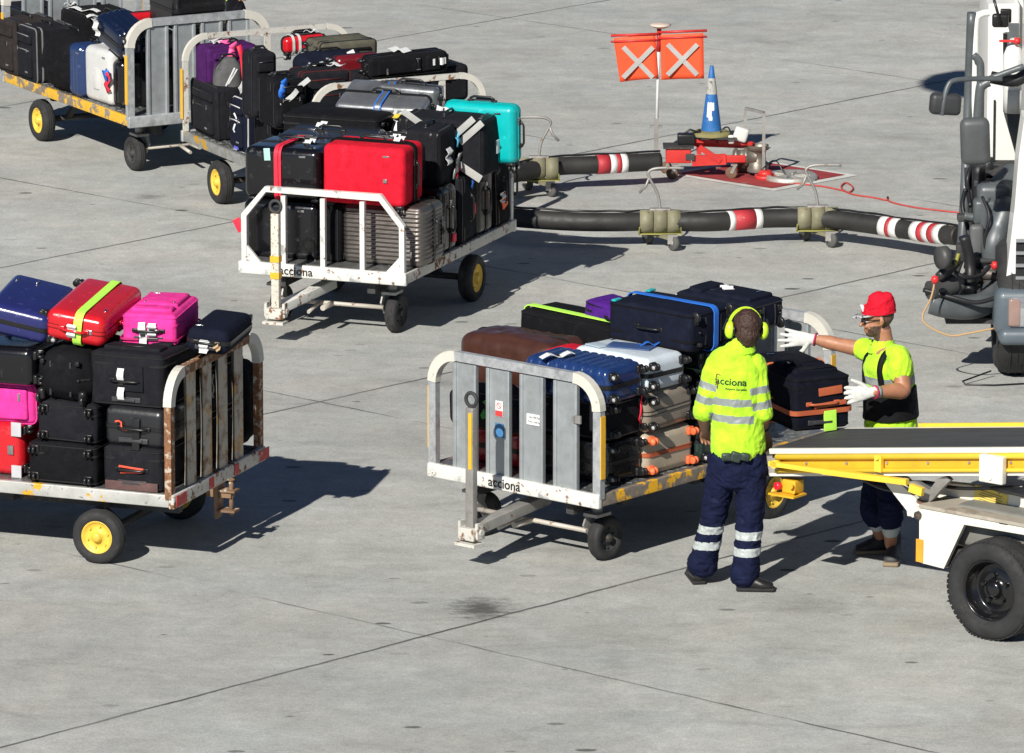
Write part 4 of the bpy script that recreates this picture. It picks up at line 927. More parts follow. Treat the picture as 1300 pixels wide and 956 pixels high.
    b = MB(); b.lathe([(prof(.42)+.002, .42), (prof(.58)+.002, .58)], n=28); b.build('white_sleeve', mat('dirty_sleeve', (.4, .4, .37), .6, var=.2, col2=(.15, .15, .14), thr=.52, ps=20), root)
    b = MB(); b.lathe([(.21, 0), (.21, .02), (.19, .035), (.11, .05), (.1, .04)], n=8); b.build('cone_base', mat('olive_base', (.22, .2, .08), .8), root)
    b = MB()
    for (a0, a1, z0, z1) in ((-125, -70, .26, .34), (-125, -90, .19, .26), (-110, -85, .16, .2)):
        vs = []; n = 6
        for i in range(n+1):
            a = math.radians(a0+(a1-a0)*i/n)
            for z in (z0, z1): rr = prof(z)+.003; vs.append((rr*math.cos(a), rr*math.sin(a), z+.006*math.sin(i*2.3)))
        b.add(vs, [(2*i, 2*i+2, 2*i+3, 2*i+1) for i in range(n)])
    b.build('peeling_patch', PAPER, root)
    # pit lid
    p = G(1004, 223, .03); b = MB(); b.lathe([(.215, -.03), (.215, .0), (.2, .015), (.17, .012), (.15, .0), (.0005, .006)], (0, 0, 0), (0, 0, 1), 36)
    for i in range(10): a = i*PI/5; b.bar((.04*math.cos(a), .04*math.sin(a), .006), (.15*math.cos(a), .15*math.sin(a), .006), .012, .01)
    o = b.build('pit_cover', mat('cast_lid', (.5, .49, .45), .5, .6, var=.3, bump=.5, bs=30)); o.location = p; tag(o, 'round cast metal pit lid lying on the red painted square', 'pit cover')
    # red lead
    pts = [G(x, y, .008) for x, y in ((1000, 232), (1040, 236), (1066, 241), (1078, 244), (1083, 238), (1074, 232), (1068, 238), (1080, 246), (1110, 251), (1125, 254), (1127, 250), (1130, 256), (1160, 263), (1200, 268), (1228, 271))]
    b = MB(); b.tube(smooth_path(pts, 6), .007, 6); tag(b.build('red_cable', mat('red_cable_skin', (.45, .06, .05), .6)), 'thin red cable looping over the concrete towards the truck', 'cable')
    pts = [G(x, y, .006) for x, y in ((1222, 483), (1228, 487), (1290, 489), (1300, 488))]
    b = MB(); b.tube([G(1258, 471, .05), G(1222, 484, .03), G(1226, 488, .008), G(1262, 489, .008), G(1300, 487, .008)], .006, 6)
    tag(b.build('wire', BLK), 'bent dark wire lying on the concrete in front of the truck wheel', 'wire')
# ---------------------------------------------------------------- the hydrant dispenser truck
def truck():
    wp = mat('truck_white', (.74, .74, .7), .35, var=.04, coat=.3, col2=(.55, .54, .5), thr=.66, ps=3, edge=.2)
    gp = mat('truck_grey', (.09, .115, .135), .45, var=.12, coat=.1, bump=.1, bs=30)
    gl = mat('hose_grey', (.1, .112, .118), .42, .2, var=.2, bump=.15, bs=30)
    dk = mat('dark_gap', (.012, .012, .014), .5)
    c = G(1283, 486); Y0 = c.y; X0 = c.x
    root = empty('refuelling_truck', V((X0, Y0, 0)), 'white aircraft refuelling truck at the right edge with grey pipework and black mirrors', 'truck')
    q = lambda px, py, dy=0.: V(((px-650)*(SDEP(V((0, Y0+dy, 1))))/F-X0, dy, 0))   # local x for a picture x at depth dy
    def Pz(px, py, dy):   # local point at photo position on the plane Y0+dy
        d = V(((px-650)/F, 0, 0))+FW+UP*(-(py-478)/F); t = (Y0+dy)/d.y; p = V((0, 0, H))+d*t
        return V((p.x-X0, dy, p.z))
    # cab: front faces the camera, its left edge rounded
    x_l = Pz(1268, 300, 0).x; x_c = Pz(1322, 200, 0).x
    prof = [(0, .62), (-.02, .95), (.0, 1.15), (.02, 1.6), (.3, 2.5), (2.2, 2.6), (2.2, .5)]   # (depth, height)
    b = MB(); b.box((x_c+1.1, 1.15, 1.6), (2.2, 1.9, 1.8), bev=.1); b.build('cab', wp, root)
    b = MB(); pz = [Pz(1284, 335, 0), Pz(1300, 400, 0)]
    # front shield with grille opening
    gx0 = Pz(1292, 300, 0).x
    pl_ = [(Pz(x, y, 0).x, Pz(x, y, 0).z) for x, y in ((1300, 150), (1293, 200), (1288, 262), (1280, 330), (1276, 360), (1277, 372), (1282, 381), (1300, 388), (1360, 392), (1360, 150))]; b.prism(pl_, 'y', -.02, .3); b.build('grille_surround', wp, root)
    b = MB(); g0, g1 = Pz(1290, 305, -.03), Pz(1400, 368, -.03); b.box(((g0.x+g1.x)/2, -.024, (g0.z+g1.z)/2), (g1.x-g0.x, .01, g0.z-g1.z)); gr = b.build('grille', dk, root)
    b = MB()
    for i in range(5): b.bar((g0.x, -.04, g1.z+(g0.z-g1.z)*i/4), (g1.x, -.04, g1.z+(g0.z-g1.z)*i/4), .03, .02)
    b.build('grille_bar', mat('grille_grey', (.25, .26, .27), .4), gr)
    b = MB(); b.box((x_l+1.2, .02, .52), (2.46, .3, .34), bev=.07); b.box((x_l+1.2, -.04, .36), (2.4, .3, .12), bev=.05); bm_ = b.build('bumper', gp, root)
    hl = MB(); a = Pz(1266, 427, -.12); hl.box((x_l+.28, -.125, .53), (.4, .05, .21), bev=.02); h_ = hl.build('headlight', mat('lamp_glass', (.5, .52, .55), .08, .6, coat=1), bm_)
    hl = MB(); hl.box((x_l+.11, -.13, .53), (.09, .05, .2), bev=.02); hl.build('indicator_light', mat('indicator_glass', (.3, .2, .17), .15, coat=1), bm_)
    hl = MB(); hl.box((x_l+.3, -.175, .4), (.16, .03, .07), bev=.01); hl.build('fog_light', mat('fog_glass', (.55, .55, .52), .15, coat=1), bm_)
    # wheels
    for yy in (1.0,):
        wheel(root, (Pz(1262, 430, .35).x+.14, .35, .48), .48, .28, STEEL, 'big black truck tyre with deep tread', axis=(1, 0, 0), out=-1)
        wheel(root, (x_l+2.1, .55, .42), .42, .26, STEEL, axis=(1, 0, 0), out=1)
        wheel(root, (x_l+.16, 4.2, .42), .42, .26, STEEL, axis=(1, 0, 0), out=-1)
        wheel(root, (x_l+2.1, 4.2, .42), .42, .26, STEEL, axis=(1, 0, 0), out=1)
    b = MB(); b.box((x_l+1.15, 3, .7), (1.0, 6.2, .22)); b.build('chassis', DARKM, root)
    # tall white locker behind the cab with its lift column
    D = 2.6
    a, c2 = Pz(1255, 5, D), Pz(1292, 213, D)
    b = MB(); b.box(((a.x+c2.x)/2, D+.5, (a.z+c2.z)/2), (abs(c2.x-a.x), 1.0, a.z-c2.z), bev=.02); lk = b.build('locker', wp, root)
    b = MB(); m1 = Pz(1262, 170, D-.02); b.box((m1.x, D-.01, m1.z), (.012, .02, .5)); b.build('door_gap', dk, lk)
    b = MB(); b.box((c2.x+1.1, D+1.6, c2.z+.7), (2.2, 2.4, 1.9), bev=.03); b.build('rear_body', wp, root)
    # white tank bottle and strap, dark tapered hose below
    t0, t1 = Pz(1286, 58, D-.3), Pz(1286, 118, D-.3)
    b = MB(); b.lathe([(.0005, 0), (.06, 0), (.075, .04), (.075, .28), (.05, .34), (.03, .36), (.03, .4)], t1, (0, 0, 1), 20); b.build('white_canister', mat('canister_white', (.7, .7, .68), .4), root)
    b = MB(); u0 = Pz(1289, 112, D-.3); u1 = Pz(1289, 142, D-.3); b.cyl(u1, u0, .09, n=20); b.build('canister_clamp', mat('pale_collar', (.5, .5, .48), .5), root)
    b = MB(); u2 = Pz(1297, 205, D-.3); b.cyl(u2, u1, .03, .085, n=18); b.build('dark_boot', mat('dark_sleeve', (.05, .055, .055), .6), root)
    b = MB(); u = Pz(1279, 52, D-.36); b.bar(u+V((-.06, 0, 0)), u+V((.06, 0, 0)), .015, .015); b.cyl(u+V((.05, 0, 0)), u+V((.09, 0, 0)), .025); b.build('red_tap', mat('tap_red', (.65, .03, .03), .4), root)
    b = MB(); u = Pz(1276, 42, D-.2); v = Pz(1276, 92, D-.2); b.bar(u, v, .03, .03); b.tube([Pz(1262, 0, D-.3), Pz(1266, 14, D-.3), Pz(1270, 30, D-.3)], .012, 6); b.box(Pz(1270, 26, D-.25), (.12, .06, .1), bev=.02); b.box(Pz(1277, 20, D-.2), (.08, .05, .1), bev=.01); b.build('fittings', BLK, root)
    # vertical pole and bent rails in front of the locker
    D2 = 1.4
    def pipe(nm, pts, r, m, n=10, par=root):
        P = [Pz(x, y, dd) for (x, y, dd) in pts]; b = MB(); b.tube(smooth_path(P, 6), r, n, ref=(0, 1, 0)); return b.build(nm, m, par)
    pipe('grey_pole', [(1234, 16, D2), (1229, 150, D2), (1222, 300, D2-.3), (1214, 340, D2-.6), (1206, 356, D2-.8)], .036, gl)
    pipe('rail_hoop', [(1256, 16, D2), (1246, 18, D2), (1239, 28, D2), (1238, 90, D2), (1236, 200, D2)], .026, wp)
    pipe('rail_hoop', [(1236, 70, D2-.1), (1243, 78, D2-.1), (1245, 92, D2-.1), (1244, 160, D2-.1)], .028, gl)
    pipe('rail_hoop', [(1256, 104, D2-.2), (1248, 108, D2-.2), (1244, 116, D2-.2), (1240, 170, D2-.2), (1238, 215, D2-.2), (1240, 232, D2-.2), (1250, 238, D2-.2), (1262, 238, D2-.2)], .034, gl)
    pipe('cross_tube', [(1258, 98, D2-.3), (1290, 102, D2-.3), (1310, 86, D2-.3)], .045, dk)
    pipe('cross_tube', [(1256, 100, D2-.4), (1300, 84, D2-.4)], .022, gl)
    # mirrors
    par = pipe('mirror_arm', [(1272, 100, 0), (1240, 100, -.05), (1212, 102, -.1), (1203, 110, -.12), (1198, 130, -.14), (1196, 146, -.14)], .018, gl)
    b = MB(); u = Pz(1200, 132, -.1); b.box(u, (.22, .1, .15), Matrix.Rotation(.15, 3, 'Z') @ Matrix.Rotation(.08, 3, 'Y'), bev=.035); b.build('mirror', mat('mirror_housing', (.035, .036, .038), .5, var=.2, bump=.1), par)
    b = MB(); u = Pz(1238, 179, -.1); b.box(u, (.205, .12, .33), Matrix.Rotation(-.04, 3, 'Y'), bev=.05); b.build('mirror', mat('mirror_housing_grey', (.075, .08, .083), .5, var=.15, bump=.1), root)
    # pipework: big grey swivel hose
    pipe('swivel_pipe', [(1272, 258, .7), (1276, 268, .55), (1268, 290, .5), (1262, 310, .45), (1261, 340, .45), (1262, 362, .4), (1254, 382, .2), (1230, 390, .1), (1200, 388, .05), (1183, 383, .05)], .088, gl, 16)
    for (x, y, r, L_) in ((1259, 345, .125, .03), (1259, 352, .11, .05), (1259, 362, .13, .03)):
        u = Pz(x, y, .42); b = MB(); b.cyl(u-V((0, 0, L_)), u+V((0, 0, L_)), r, n=22); b.build('pipe_flange', mat('pipe_flange_brown', (.11, .095, .085), .5, .4, var=.2), root)
    pipe('pipe_elbow', [(1290, 225, .9), (1276, 238, .8), (1270, 250, .7)], .115, gl, 16)
    u0, u1 = Pz(1240, 285, .5), Pz(1238, 362, .5); b = MB(); b.bar(u0, u1, .1, .08, up=(0, 1, 0), bev=.03); b.build('cylinder_cover', mat('cylinder_grey', (.1, .105, .105), .5, var=.2), root)
    pipe('hydraulic_ram', [(1250, 250, .6), (1249, 300, .6), (1248, 320, .6)], .04, gl)
    pipe('black_post', [(1243, 210, .9), (1242, 290, .9)], .05, dk)
    pipe('black_post', [(1254, 200, 1.2), (1254, 300, 1.2)], .04, dk)
    pipe('cross_pipe', [(1224, 274, .7), (1236, 276, .7), (1252, 274, .7)], .03, gl)
    b = MB(); b.box(Pz(1250, 268, .65), (.16, .16, .18), bev=.03); b.box(Pz(1262, 246, .7), (.24, .2, .16), bev=.05); b.build('valve_body', gl, root)
    b = MB(); b.box(Pz(1268, 222, 1.3), (.5, .5, .12)); b.box(Pz(1252, 225, 1.2), (.3, .3, .08)); b.build('mount_plate', DARKM, root)
    pipe('front_pipe', [(1180, 369, 0), (1196, 366, .05), (1212, 360, .1)], .07, mat('ribbed_black', (.05, .05, .05), .5), 14)
    pipe('coupling', [(1210, 366, .1), (1222, 360, .2), (1234, 352, .3)], .06, mat('dull_grey', (.12, .12, .115), .5), 14)
    pipe('thin_rod', [(1172, 368, 0), (1210, 378, -.05), (1240, 384, -.05), (1270, 376, .0)], .016, dk)
    pipe('sleeve_end', [(1203, 297, 5.2), (1212, 300, 5.3), (1226, 304, 5.4)], .082, mat('canvas_wrap', (.2, .18, .13), .9, var=.4, vs=30, bump=.6, bs=50), 12)
    b = MB(); b.lathe([(.0005, -.03), (.08, -.03), (.08, .03), (.0005, .03)], Pz(1197, 327, -.1), (1, .5, 0), 20); b.build('pulley', mat('pulley_dark', (.06, .06, .06), .5), root)
    pipe('bent_link', [(1192, 352, 0), (1198, 346, 0), (1208, 340, .1), (1216, 330, .15)], .035, mat('oily_black', (.03, .032, .03), .4))
    pipe('yellow_line', [(1204, 350, .1), (1212, 338, .1), (1217, 322, .1)], .013, mat('dull_yellow_green', (.3, .3, .05), .6))
    for k_, pts_ in enumerate(([(1226, 240, .9), (1222, 262, .9), (1230, 300, .8), (1226, 340, .6)], [(1247, 250, .5), (1256, 275, .4), (1250, 305, .4), (1256, 335, .4)], [(1236, 205, 1.0), (1228, 230, 1.0), (1232, 262, .8)], [(1270, 300, .4), (1273, 330, .4), (1268, 352, .4)], [(1212, 345, .0), (1226, 352, .0), (1244, 350, .1), (1256, 338, .2)])):
        pipe('rubber_line', pts_, .012 if k_ % 2 else .016, dk, 6)
    for (x, y, d_, w_, h_) in ((1222, 318, .5, .09, .1), (1226, 276, .75, .12, .05), (1254, 232, .9, .2, .05), (1232, 366, .2, .14, .05), (1244, 330, .4, .2, .03)):
        b = MB(); b.box(Pz(x, y, d_), (w_, .1, h_), bev=.01); b.build('bracket', DARKM, root)
    pipe('black_tube', [(1224, 300, .2), (1232, 340, .2), (1230, 370, .1)], .04, dk)
    for x in (1228, 1240, 1250): pipe('support_leg', [(x, 372, .3), (x+1, 402, .3)], .03, dk)
    b = MB(); b.box(Pz(1240, 402, .3), (.45, .3, .04)); b.box(Pz(1238, 380, .3), (.4, .2, .1)); b.build('base_bracket', DARKM, root)
    cb = pipe('tan_cord', [(1187, 356, -.2), (1182, 378, -.2), (1171, 402, -.2), (1180, 415, -.22), (1206, 426, -.25), (1230, 423, -.25), (1262, 417, -.2)], .007, mat('tan_rope', (.5, .32, .16), .8), 6)
    b = MB(); b.lathe([(.0005, -.03), (.018, -.025), (.03, 0), (.018, .025), (.0005, .03)], Pz(1187, 355, -.2), (0, 0, 1), 16); b.build('red_knob', MATS['tap_red'], cb)
    b = MB(); b.lathe([(.0005, -.03), (.018, -.025), (.03, 0), (.018, .025), (.0005, .03)], Pz(1263, 337, .2), (0, 0, 1), 16); b.build('red_knob', MATS['tap_red'], root)
# ---------------------------------------------------------------- the belt loader
def loader():
    wp = mat('loader_white', (.74, .72, .63), .4, var=.05, coat=.2, bump=.1, bs=20, col2=(.5, .46, .38), thr=.68, ps=6, edge=.1)
    yp = mat('loader_yellow', (.85, .58, .05), .4, var=.06, coat=.2, bump=.1, bs=20, col2=(.55, .36, .05), thr=.7, ps=8, edge=.1)
    belt = mat('conveyor_belt_rubber', (.05, .052, .055), .75, var=.2, vs=4, bump=.3, bs=60, stretch=(.3, 2, 1))
    zl = .74
    p = G(972, 603, zl); k = KK(p)
    ax = V((.79, -.613, 0)).normalized(); cr = V((-ax.y, ax.x, 0))
    M = frame(V((p.x, p.y, 0)), ax, cr, V((0, 0, 1)))
    root = empty('belt_loader', M, 'white and yellow baggage belt loader with black belt reaching the cart', 'belt loader')
    Lb = 4.6; inc = .147/1.0
    S = Matrix(((1, 0, 0), (0, 1, 0), (inc, 0, 1)))      # belt rises along x
    def sb(b, c, d, mi=0, **k_):
        c = V((c[0], c[1], c[2]+c[0]*inc)); R = Matrix.Rotation(-math.atan(inc), 3, 'Y'); b.box(c, d, R, mi, **k_)
    Wb = .74
    def PB(px, py, dy=-.045):
        d = V(((px-650)/F, 0, 0))+FW+UP*(-(py-478)/F); o = V((0, 0, H)); q0 = V((p.x, p.y, 0)); t = ((q0-o).dot(cr)+dy)/d.dot(cr); w_ = o+d*t-q0
        return V((w_.dot(ax), dy, w_.z))
    b = MB(); sb(b, (Lb/2, Wb/2, zl+.155), (Lb, Wb-.08, .02)); b.cyl((0.03, .06, zl+.1), (.03, Wb-.06, zl+.1), .055, n=20); b.build('conveyor_belt', belt, root)
    b = MB()
    for y in (.015, Wb-.015): sb(b, (Lb/2, y, zl+.148), (Lb, .035, .034), bev=.006)
    b.build('side_rail', wp, root)
    b = MB(); sb(b, (Lb/2, Wb+.02, zl+.17), (Lb-1.2, .02, .03)); b.build('far_kerb', yp, root)
    b = MB(); sb(b, (Lb/2+.03, .022, zl+.07), (Lb-.06, .02, .118)); sb(b, (Lb/2+.03, Wb-.022, zl+.07), (Lb-.06, .02, .118)); [b.cyl((.3+.3*i, .012, zl+.07+(.3+.3*i)*inc), (.3+.3*i, .004, zl+.07+(.3+.3*i)*inc), .009, n=6, mi=1) for i in range(14)]; b.build('side_web', [mat('web_yellow', (.72, .4, .02), .5, var=.1, bump=.2, bs=20, col2=(.35, .22, .06), thr=.62, ps=9, edge=.08), STEEL], root)
    b = MB()
    for y in (.0, Wb):
        b.cyl((.08, y, zl+.112+.08*inc), (Lb, y, zl+.112+Lb*inc), .019, n=10); b.cyl((.08, y, zl+.025+.08*inc), (Lb, y, zl+.025+Lb*inc), .014, n=10)
    b.build('guard_tube', yp, root)
    b = MB(); sb(b, (Lb/2, .02, zl+.0), (Lb, .025, .018)); sb(b, (Lb/2, Wb-.02, zl+.0), (Lb, .025, .018)); b.build('lower_rail', wp, root)
    b = MB(); q_ = [PB(*q) for q in ((977, 588), (1045, 598), (1152, 612))]; b.bar(q_[0], q_[1], .03, .03); b.bar(q_[1], q_[2], .035, .035); b.build('linkage_bar', yp, root)
    b = MB(); b.cyl((.1, -.06, zl+.09), (.1, .0, zl+.09), .025, n=10); b.build('pivot', yp, root)
    b = MB(); b.box((.86, -.02, zl+.2), (.05, .03, .1)); b.cyl((.86, -.05, zl+.24), (.86, 0, zl+.24), .015); b.build('pivot_lug', yp, root)
    for x in (1.7,):
        b = MB(); b.box((x, -.035, zl+.04+x*inc), (.17, .05, .17), bev=.008); b.cyl((x, -.07, zl-.01+x*inc), (x, -.05, zl-.01+x*inc), .014); b.build('bracket_plate', wp, root)
    b = MB(); b.tube(smooth_path([PB(1090, 606, .12), PB(1130, 622, .14), PB(1170, 612, .12), PB(1220, 620, .16), PB(1300, 618, .12)], 6), .012, 6); b.build('hydraulic_hose', BLK, root)
    b = MB(); sb(b, (.02, Wb/2, zl+.05), (.08, Wb-.1, .12)); b.build('nose_box', mat('nose_grey', (.33, .31, .28), .6, var=.15), root)
    # yellow control box with the red stop button and the small wheel on the nose
    b = MB(); b.box((.15, .08, zl-.06), (.1, .1, .085), bev=.01); b.box((.13, .05, zl-.11), (.19, .14, .012)); b.cyl((.19, .02, zl-.05), (.19, .0, zl-.05), .012, n=8); b.cyl((.21, .02, zl-.08), (.21, .0, zl-.08), .01, n=8); cbx = b.build('control_box', MATS['web_yellow'], root)
    b = MB(); b.cyl((.09, .03, zl-.06), (.075, -.0, zl-.06), .024, n=16); b.build('stop_button', mat('stop_red', (.8, .02, .04), .35), cbx)
    # chassis, its long side nearly parallel to the belt
    # chassis front corner measured at (1165, 625)-(1165,715)
    def Pc(px, py, dy):
        "local point seen at a photo position on the upright plane y=dy of the loader"
        d = V(((px-650)/F, 0, 0))+FW+UP*(-(py-478)/F); o = V((0, 0, H)); n = cr; t = ((V((p.x, p.y, 0))-o).dot(n)+dy)/d.dot(n); w = o+d*t
        l = w-V((p.x, p.y, 0)); return V((l.dot(ax), dy, l.z))
    dy = -.0
    wq = G(1264, 744, .312)-V((p.x, p.y, 0)); yN = wq.dot(cr)   # near face of the chassis
    P_ = lambda x, y: Pc(x, y, yN)
    P2 = lambda x, y: Pc(x, y, yN+.28)
    def plate(nm, pix, y0, y1, m, par=root):
        b = MB(); pts = [Pc(x, y, y0) for x, y in pix]; b.prism([(q.x, q.z) for q in pts], 'y', y0, y1); return b.build(nm, m, par)
    body = plate('chassis_panel', [(1167, 643), (1167, 714), (1198, 722), (1224, 666), (1300, 679), (1420, 700), (1420, 690), (1300, 668), (1172, 643)], yN, yN+.03, wp)
    plate('chassis_front', [(1167, 644), (1167, 713), (1171, 714), (1171, 645)], yN+.032, yN+.9, wp)
    b = MB(); a = P_(1168, 642); c_ = P_(1420, 689); b.bar(V((a.x, yN+.45, a.z)), V((c_.x, yN+.45, c_.z)), .92, .02, up=(0, 0, 1)); b.build('deck_plate', mat('deck_cream', (.42, .38, .31), .6, var=.15, bump=.2, col2=(.3, .25, .2), thr=.55, ps=3), root)
    b = MB(); u = P_(1186, 643); v = P_(1165, 708)
    m_ = P_(1168, 705); b.box((m_.x+.0, yN-.003, m_.z+.03), (.05, .01, .14)); b.build('orange_reflector', mat('reflector_orange', (.9, .35, .03), .4), root)
    # lifting arms
    plate('lift_arm', [(1118, 606), (1134, 606), (1170, 640), (1168, 655), (1158, 657)], yN+.1, yN+.14, wp)
    plate('lift_arm', [(1126, 612), (1150, 640), (1152, 655), (1166, 656), (1164, 620), (1150, 606)], yN+.16, yN+.19, wp)
    b = MB()
    up_ = [(1170, 634), (1188, 622), (1200, 613), (1230, 616), (1300, 632), (1420, 660)]; lo_ = [(1170, 650), (1186, 645), (1200, 636), (1230, 639), (1300, 652), (1420, 684)]
    for i in range(5): b.prism([(P2(*q).x, P2(*q).z) for q in (up_[i], up_[i+1], lo_[i+1], lo_[i])], 'y', yN+.28, yN+.34)
    b.build('lift_beam', wp, root)
    b = MB(); b.prism([(Pc(x, y, yN+.08).x, Pc(x, y, yN+.08).z) for x, y in ((1150, 612), (1162, 611), (1180, 622), (1190, 608), (1200, 604), (1206, 610), (1196, 620), (1184, 634), (1176, 640), (1165, 628))], 'y', yN+.08, yN+.12); b.build('linkage', STEEL, root)
    b = MB(); b.bar(P_(1158, 618)+V((0, -.02, 0)), P_(1174, 624)+V((0, -.02, 0)), .03, .05); b.build('yellow_link', yp, root)
    b = MB(); u = P_(1166, 654); b.cyl((u.x, yN-.015, u.z), (u.x, yN+.02, u.z), .025, n=16); b.build('pivot_cap', DARKM, root)
    b = MB(); u = P_(1155, 652); b.cyl((u.x, yN+.05, u.z), (u.x, yN+.1, u.z), .03, n=16); b.build('pivot_cap', wp, root)
    b = MB(); u = Pc(1258, 632, yN+.277); u.z -= .02; b.box((u.x, yN+.277, u.z+.02), (.24, .004, .1), Matrix.Rotation(.13, 3, 'Y')); lb = b.build('warning_label', mat('label_yellow', (.78, .62, .12), .5, col2=(.45, .3, .1), thr=.6, ps=40), root)
    b = MB()
    for i in range(5): b.box((u.x, yN+.2735, u.z+.048-.014*i), (.17-.02*(i % 2), .002, .004), Matrix.Rotation(.13, 3, 'Y'))
    b.build('label_print', mat('label_ink', (.3, .18, .08), .6), lb)
    b = MB(); u = Pc(1196, 642, yN+.12); b.box((u.x, yN+.13, u.z+.0), (.26, .18, .012), Matrix.Rotation(.13, 3, 'Y')); b.build('rusty_patch', mat('brown_plate', (.2, .1, .07), .7, var=.4), root)
    b = MB(); u = P_(1274, 664); b.box((u.x, yN-.004, u.z), (.06, .008, .012), bev=.003); b.build('slot', BLK, root)
    # wheels: the near front one fills the corner of the picture
    w = P_(1268, 745)
    wc = V((w.x+.0, yN+.06, .312)); BR = mat('black_rim', (.01, .01, .011), .25, .3, coat=.6)
    r = .306
    for (dx, yy, s) in ((0, yN-.02, -1), (0, .9, 1), (1.9, yN-.02, -1), (1.9, .9, 1)):
        c = V((w.x+dx, yy, r)); h = .115; A = V((0, s, 0)); rr = r*.62
        t = MB(); t.lathe([(rr*.97, -h*.7), (rr*1.08, -h), (r*.9, -h*.95), (r*.985, -h*.7), (r, -h*.3), (r, h*.3), (r*.985, h*.7), (r*.9, h*.95), (rr*1.08, h), (rr*.97, h*.7)], c, A, 48)
        R = rot_to(A)
        for i in range(56):
            for q in (-.62, -.2, .2, .62):
                a = 2*PI*(i+(.5 if q > 0 else 0))/56; pc = c+R @ V((math.cos(a)*r*.976, math.sin(a)*r*.976, h*q)); t.box(pc, (.006, .024, .045), R @ Matrix.Rotation(a, 3, 'Z'))
        ty = t.build('wheel', RUB, root, 'wide treaded tyre with glossy black rim')
        t = MB(); t.lathe([(rr, h*.72), (rr*.96, h*.8), (rr*.92, h*.6), (rr*.9, h*.2), (rr*.84, h*.15), (rr*.8, h*-.05), (rr*.74, -h*.1), (rr*.55, h*.05), (rr*.42, h*.1), (rr*.3, h*.05), (rr*.26, h*.35), (rr*.2, h*.45), (.0005, h*.46)], c, A, 48)
        t.lathe([(rr, -h*.7), (.0005, -h*.2)], c, A, 32)
        for i in range(5):
            a = 2*PI*i/5+.4; pc = c+R @ V((math.cos(a)*rr*.45, math.sin(a)*rr*.45, h*.05)); t.cyl(pc, pc+A*.03, .017, .012, n=8)
        t.build('rim', BR, ty)
    b = MB(); b.cyl((w.x, yN, r), (w.x, .9, r), .04); b.cyl((w.x+1.9, yN, r), (w.x+1.9, .9, r), .04); b.bar((w.x-.6, yN+.1, .42), (w.x+2.6, yN+.1, .42), .08, .12); b.bar((w.x-.6, .7, .42), (w.x+2.6, .7, .42), .08, .12); b.build('underframe', DARKM, root)
    b = MB(); b.bar(P_(1190, 712)+V((.0, .1, .0)), P_(1212, 722)+V((.0, .1, 0)), .03, .02); b.build('tow_eye', DARKM, root)
    b = MB(); b.box((w.x+.9, yN+.5, .62), (2.6, .8, .25), bev=.03); b.build('engine_cover', mat('dim_cover', (.2, .2, .18), .6), root)
# ---------------------------------------------------------------- people
from mathutils.bvhtree import BVHTree
SKIN = mat('skin', (.36, .17, .1), .5, var=.12, vs=20, bump=.1); SKIN2 = mat('tanned_skin', (.4, .18, .1), .48, var=.12, vs=20, bump=.1)
def spline(st, sub=5):
    out = []
    n = len(st)
    A = [tuple(p)+tuple(r) for p, *r in st]
    for i in range(n-1):
        p0, p1, p2, p3 = A[max(i-1, 0)], A[i], A[i+1], A[min(i+2, n-1)]
        for k in range(sub):
            t = k/sub
            out.append(tuple(.5*((2*b)+(-a+c)*t+(2*a-5*b+4*c-d)*t*t+(-a+3*b-3*c+d)*t**3) for a, b, c, d in zip(p0, p1, p2, p3)))
    out.append(A[-1]); return out
def limb(mb, st, ref=(1, 0, 0), n=18, sub=5, round_ends=True):
    "st: (point, half width along ref, half width across); closed ends"
    S = spline(st, sub); pts = [V(s[:3]) for s in S]; vs = []; m = len(S); ref = V(ref)
    rings = []
    for i, s in enumerate(S):
        t = (pts[min(i+1, m-1)]-pts[max(i-1, 0)]).normalized()
        u = (ref-t*ref.dot(t)).normalized(); w = t.cross(u)
        rings.append((pts[i], u, w, max(s[3], .002), max(s[4], .002), t))
    R = []
    def ring(c, u, w, a, b): return [c+u*math.cos(2*PI*k/n)*a+w*math.sin(2*PI*k/n)*b for k in range(n)]
    if round_ends:
        c, u, w, a, b, t = rings[0]; e = min(a, b)
        for q in (88, 60, 30): q_ = math.radians(q); R.append(ring(c-t*e*math.sin(q_)*.8, u, w, a*math.cos(q_), b*math.cos(q_)))
    for c, u, w, a, b, t in rings: R.append(ring(c, u, w, a, b))
    if round_ends:
        c, u, w, a, b, t = rings[-1]; e = min(a, b)
        for q in (30, 60, 88): q_ = math.radians(q); R.append(ring(c+t*e*math.sin(q_)*.8, u, w, a*math.cos(q_), b*math.cos(q_)))
    vs = [p for r in R for p in r]; fs = []
    for i in range(len(R)-1):
        for k in range(n): j = (k+1) % n; fs.append((i*n+k, i*n+j, (i+1)*n+j, (i+1)*n+k))
    fs.append(tuple(range(n))[::-1]); fs.append(tuple((len(R)-1)*n+k for k in range(n)))
    mb.add(vs, fs, 0, True)
def ball(mb, c, r, n=16):
    c = V(c); rx, ry, rz = r if isinstance(r, tuple) else (r, r, r); m = n//2; vs = []; fs = []
    for i in range(1, m):
        a = PI*i/m
        for k in range(n): vs.append(c+V((rx*math.sin(a)*math.cos(2*PI*k/n), ry*math.sin(a)*math.sin(2*PI*k/n), rz*math.cos(a))))
    for i in range(m-2):
        for k in range(n): j = (k+1) % n; fs.append((i*n+k, (i+1)*n+k, (i+1)*n+j, i*n+j))
    fs.append(tuple(range(n))); fs.append(tuple((m-2)*n+k for k in range(n))[::-1]); mb.add(vs, fs, 0, True)
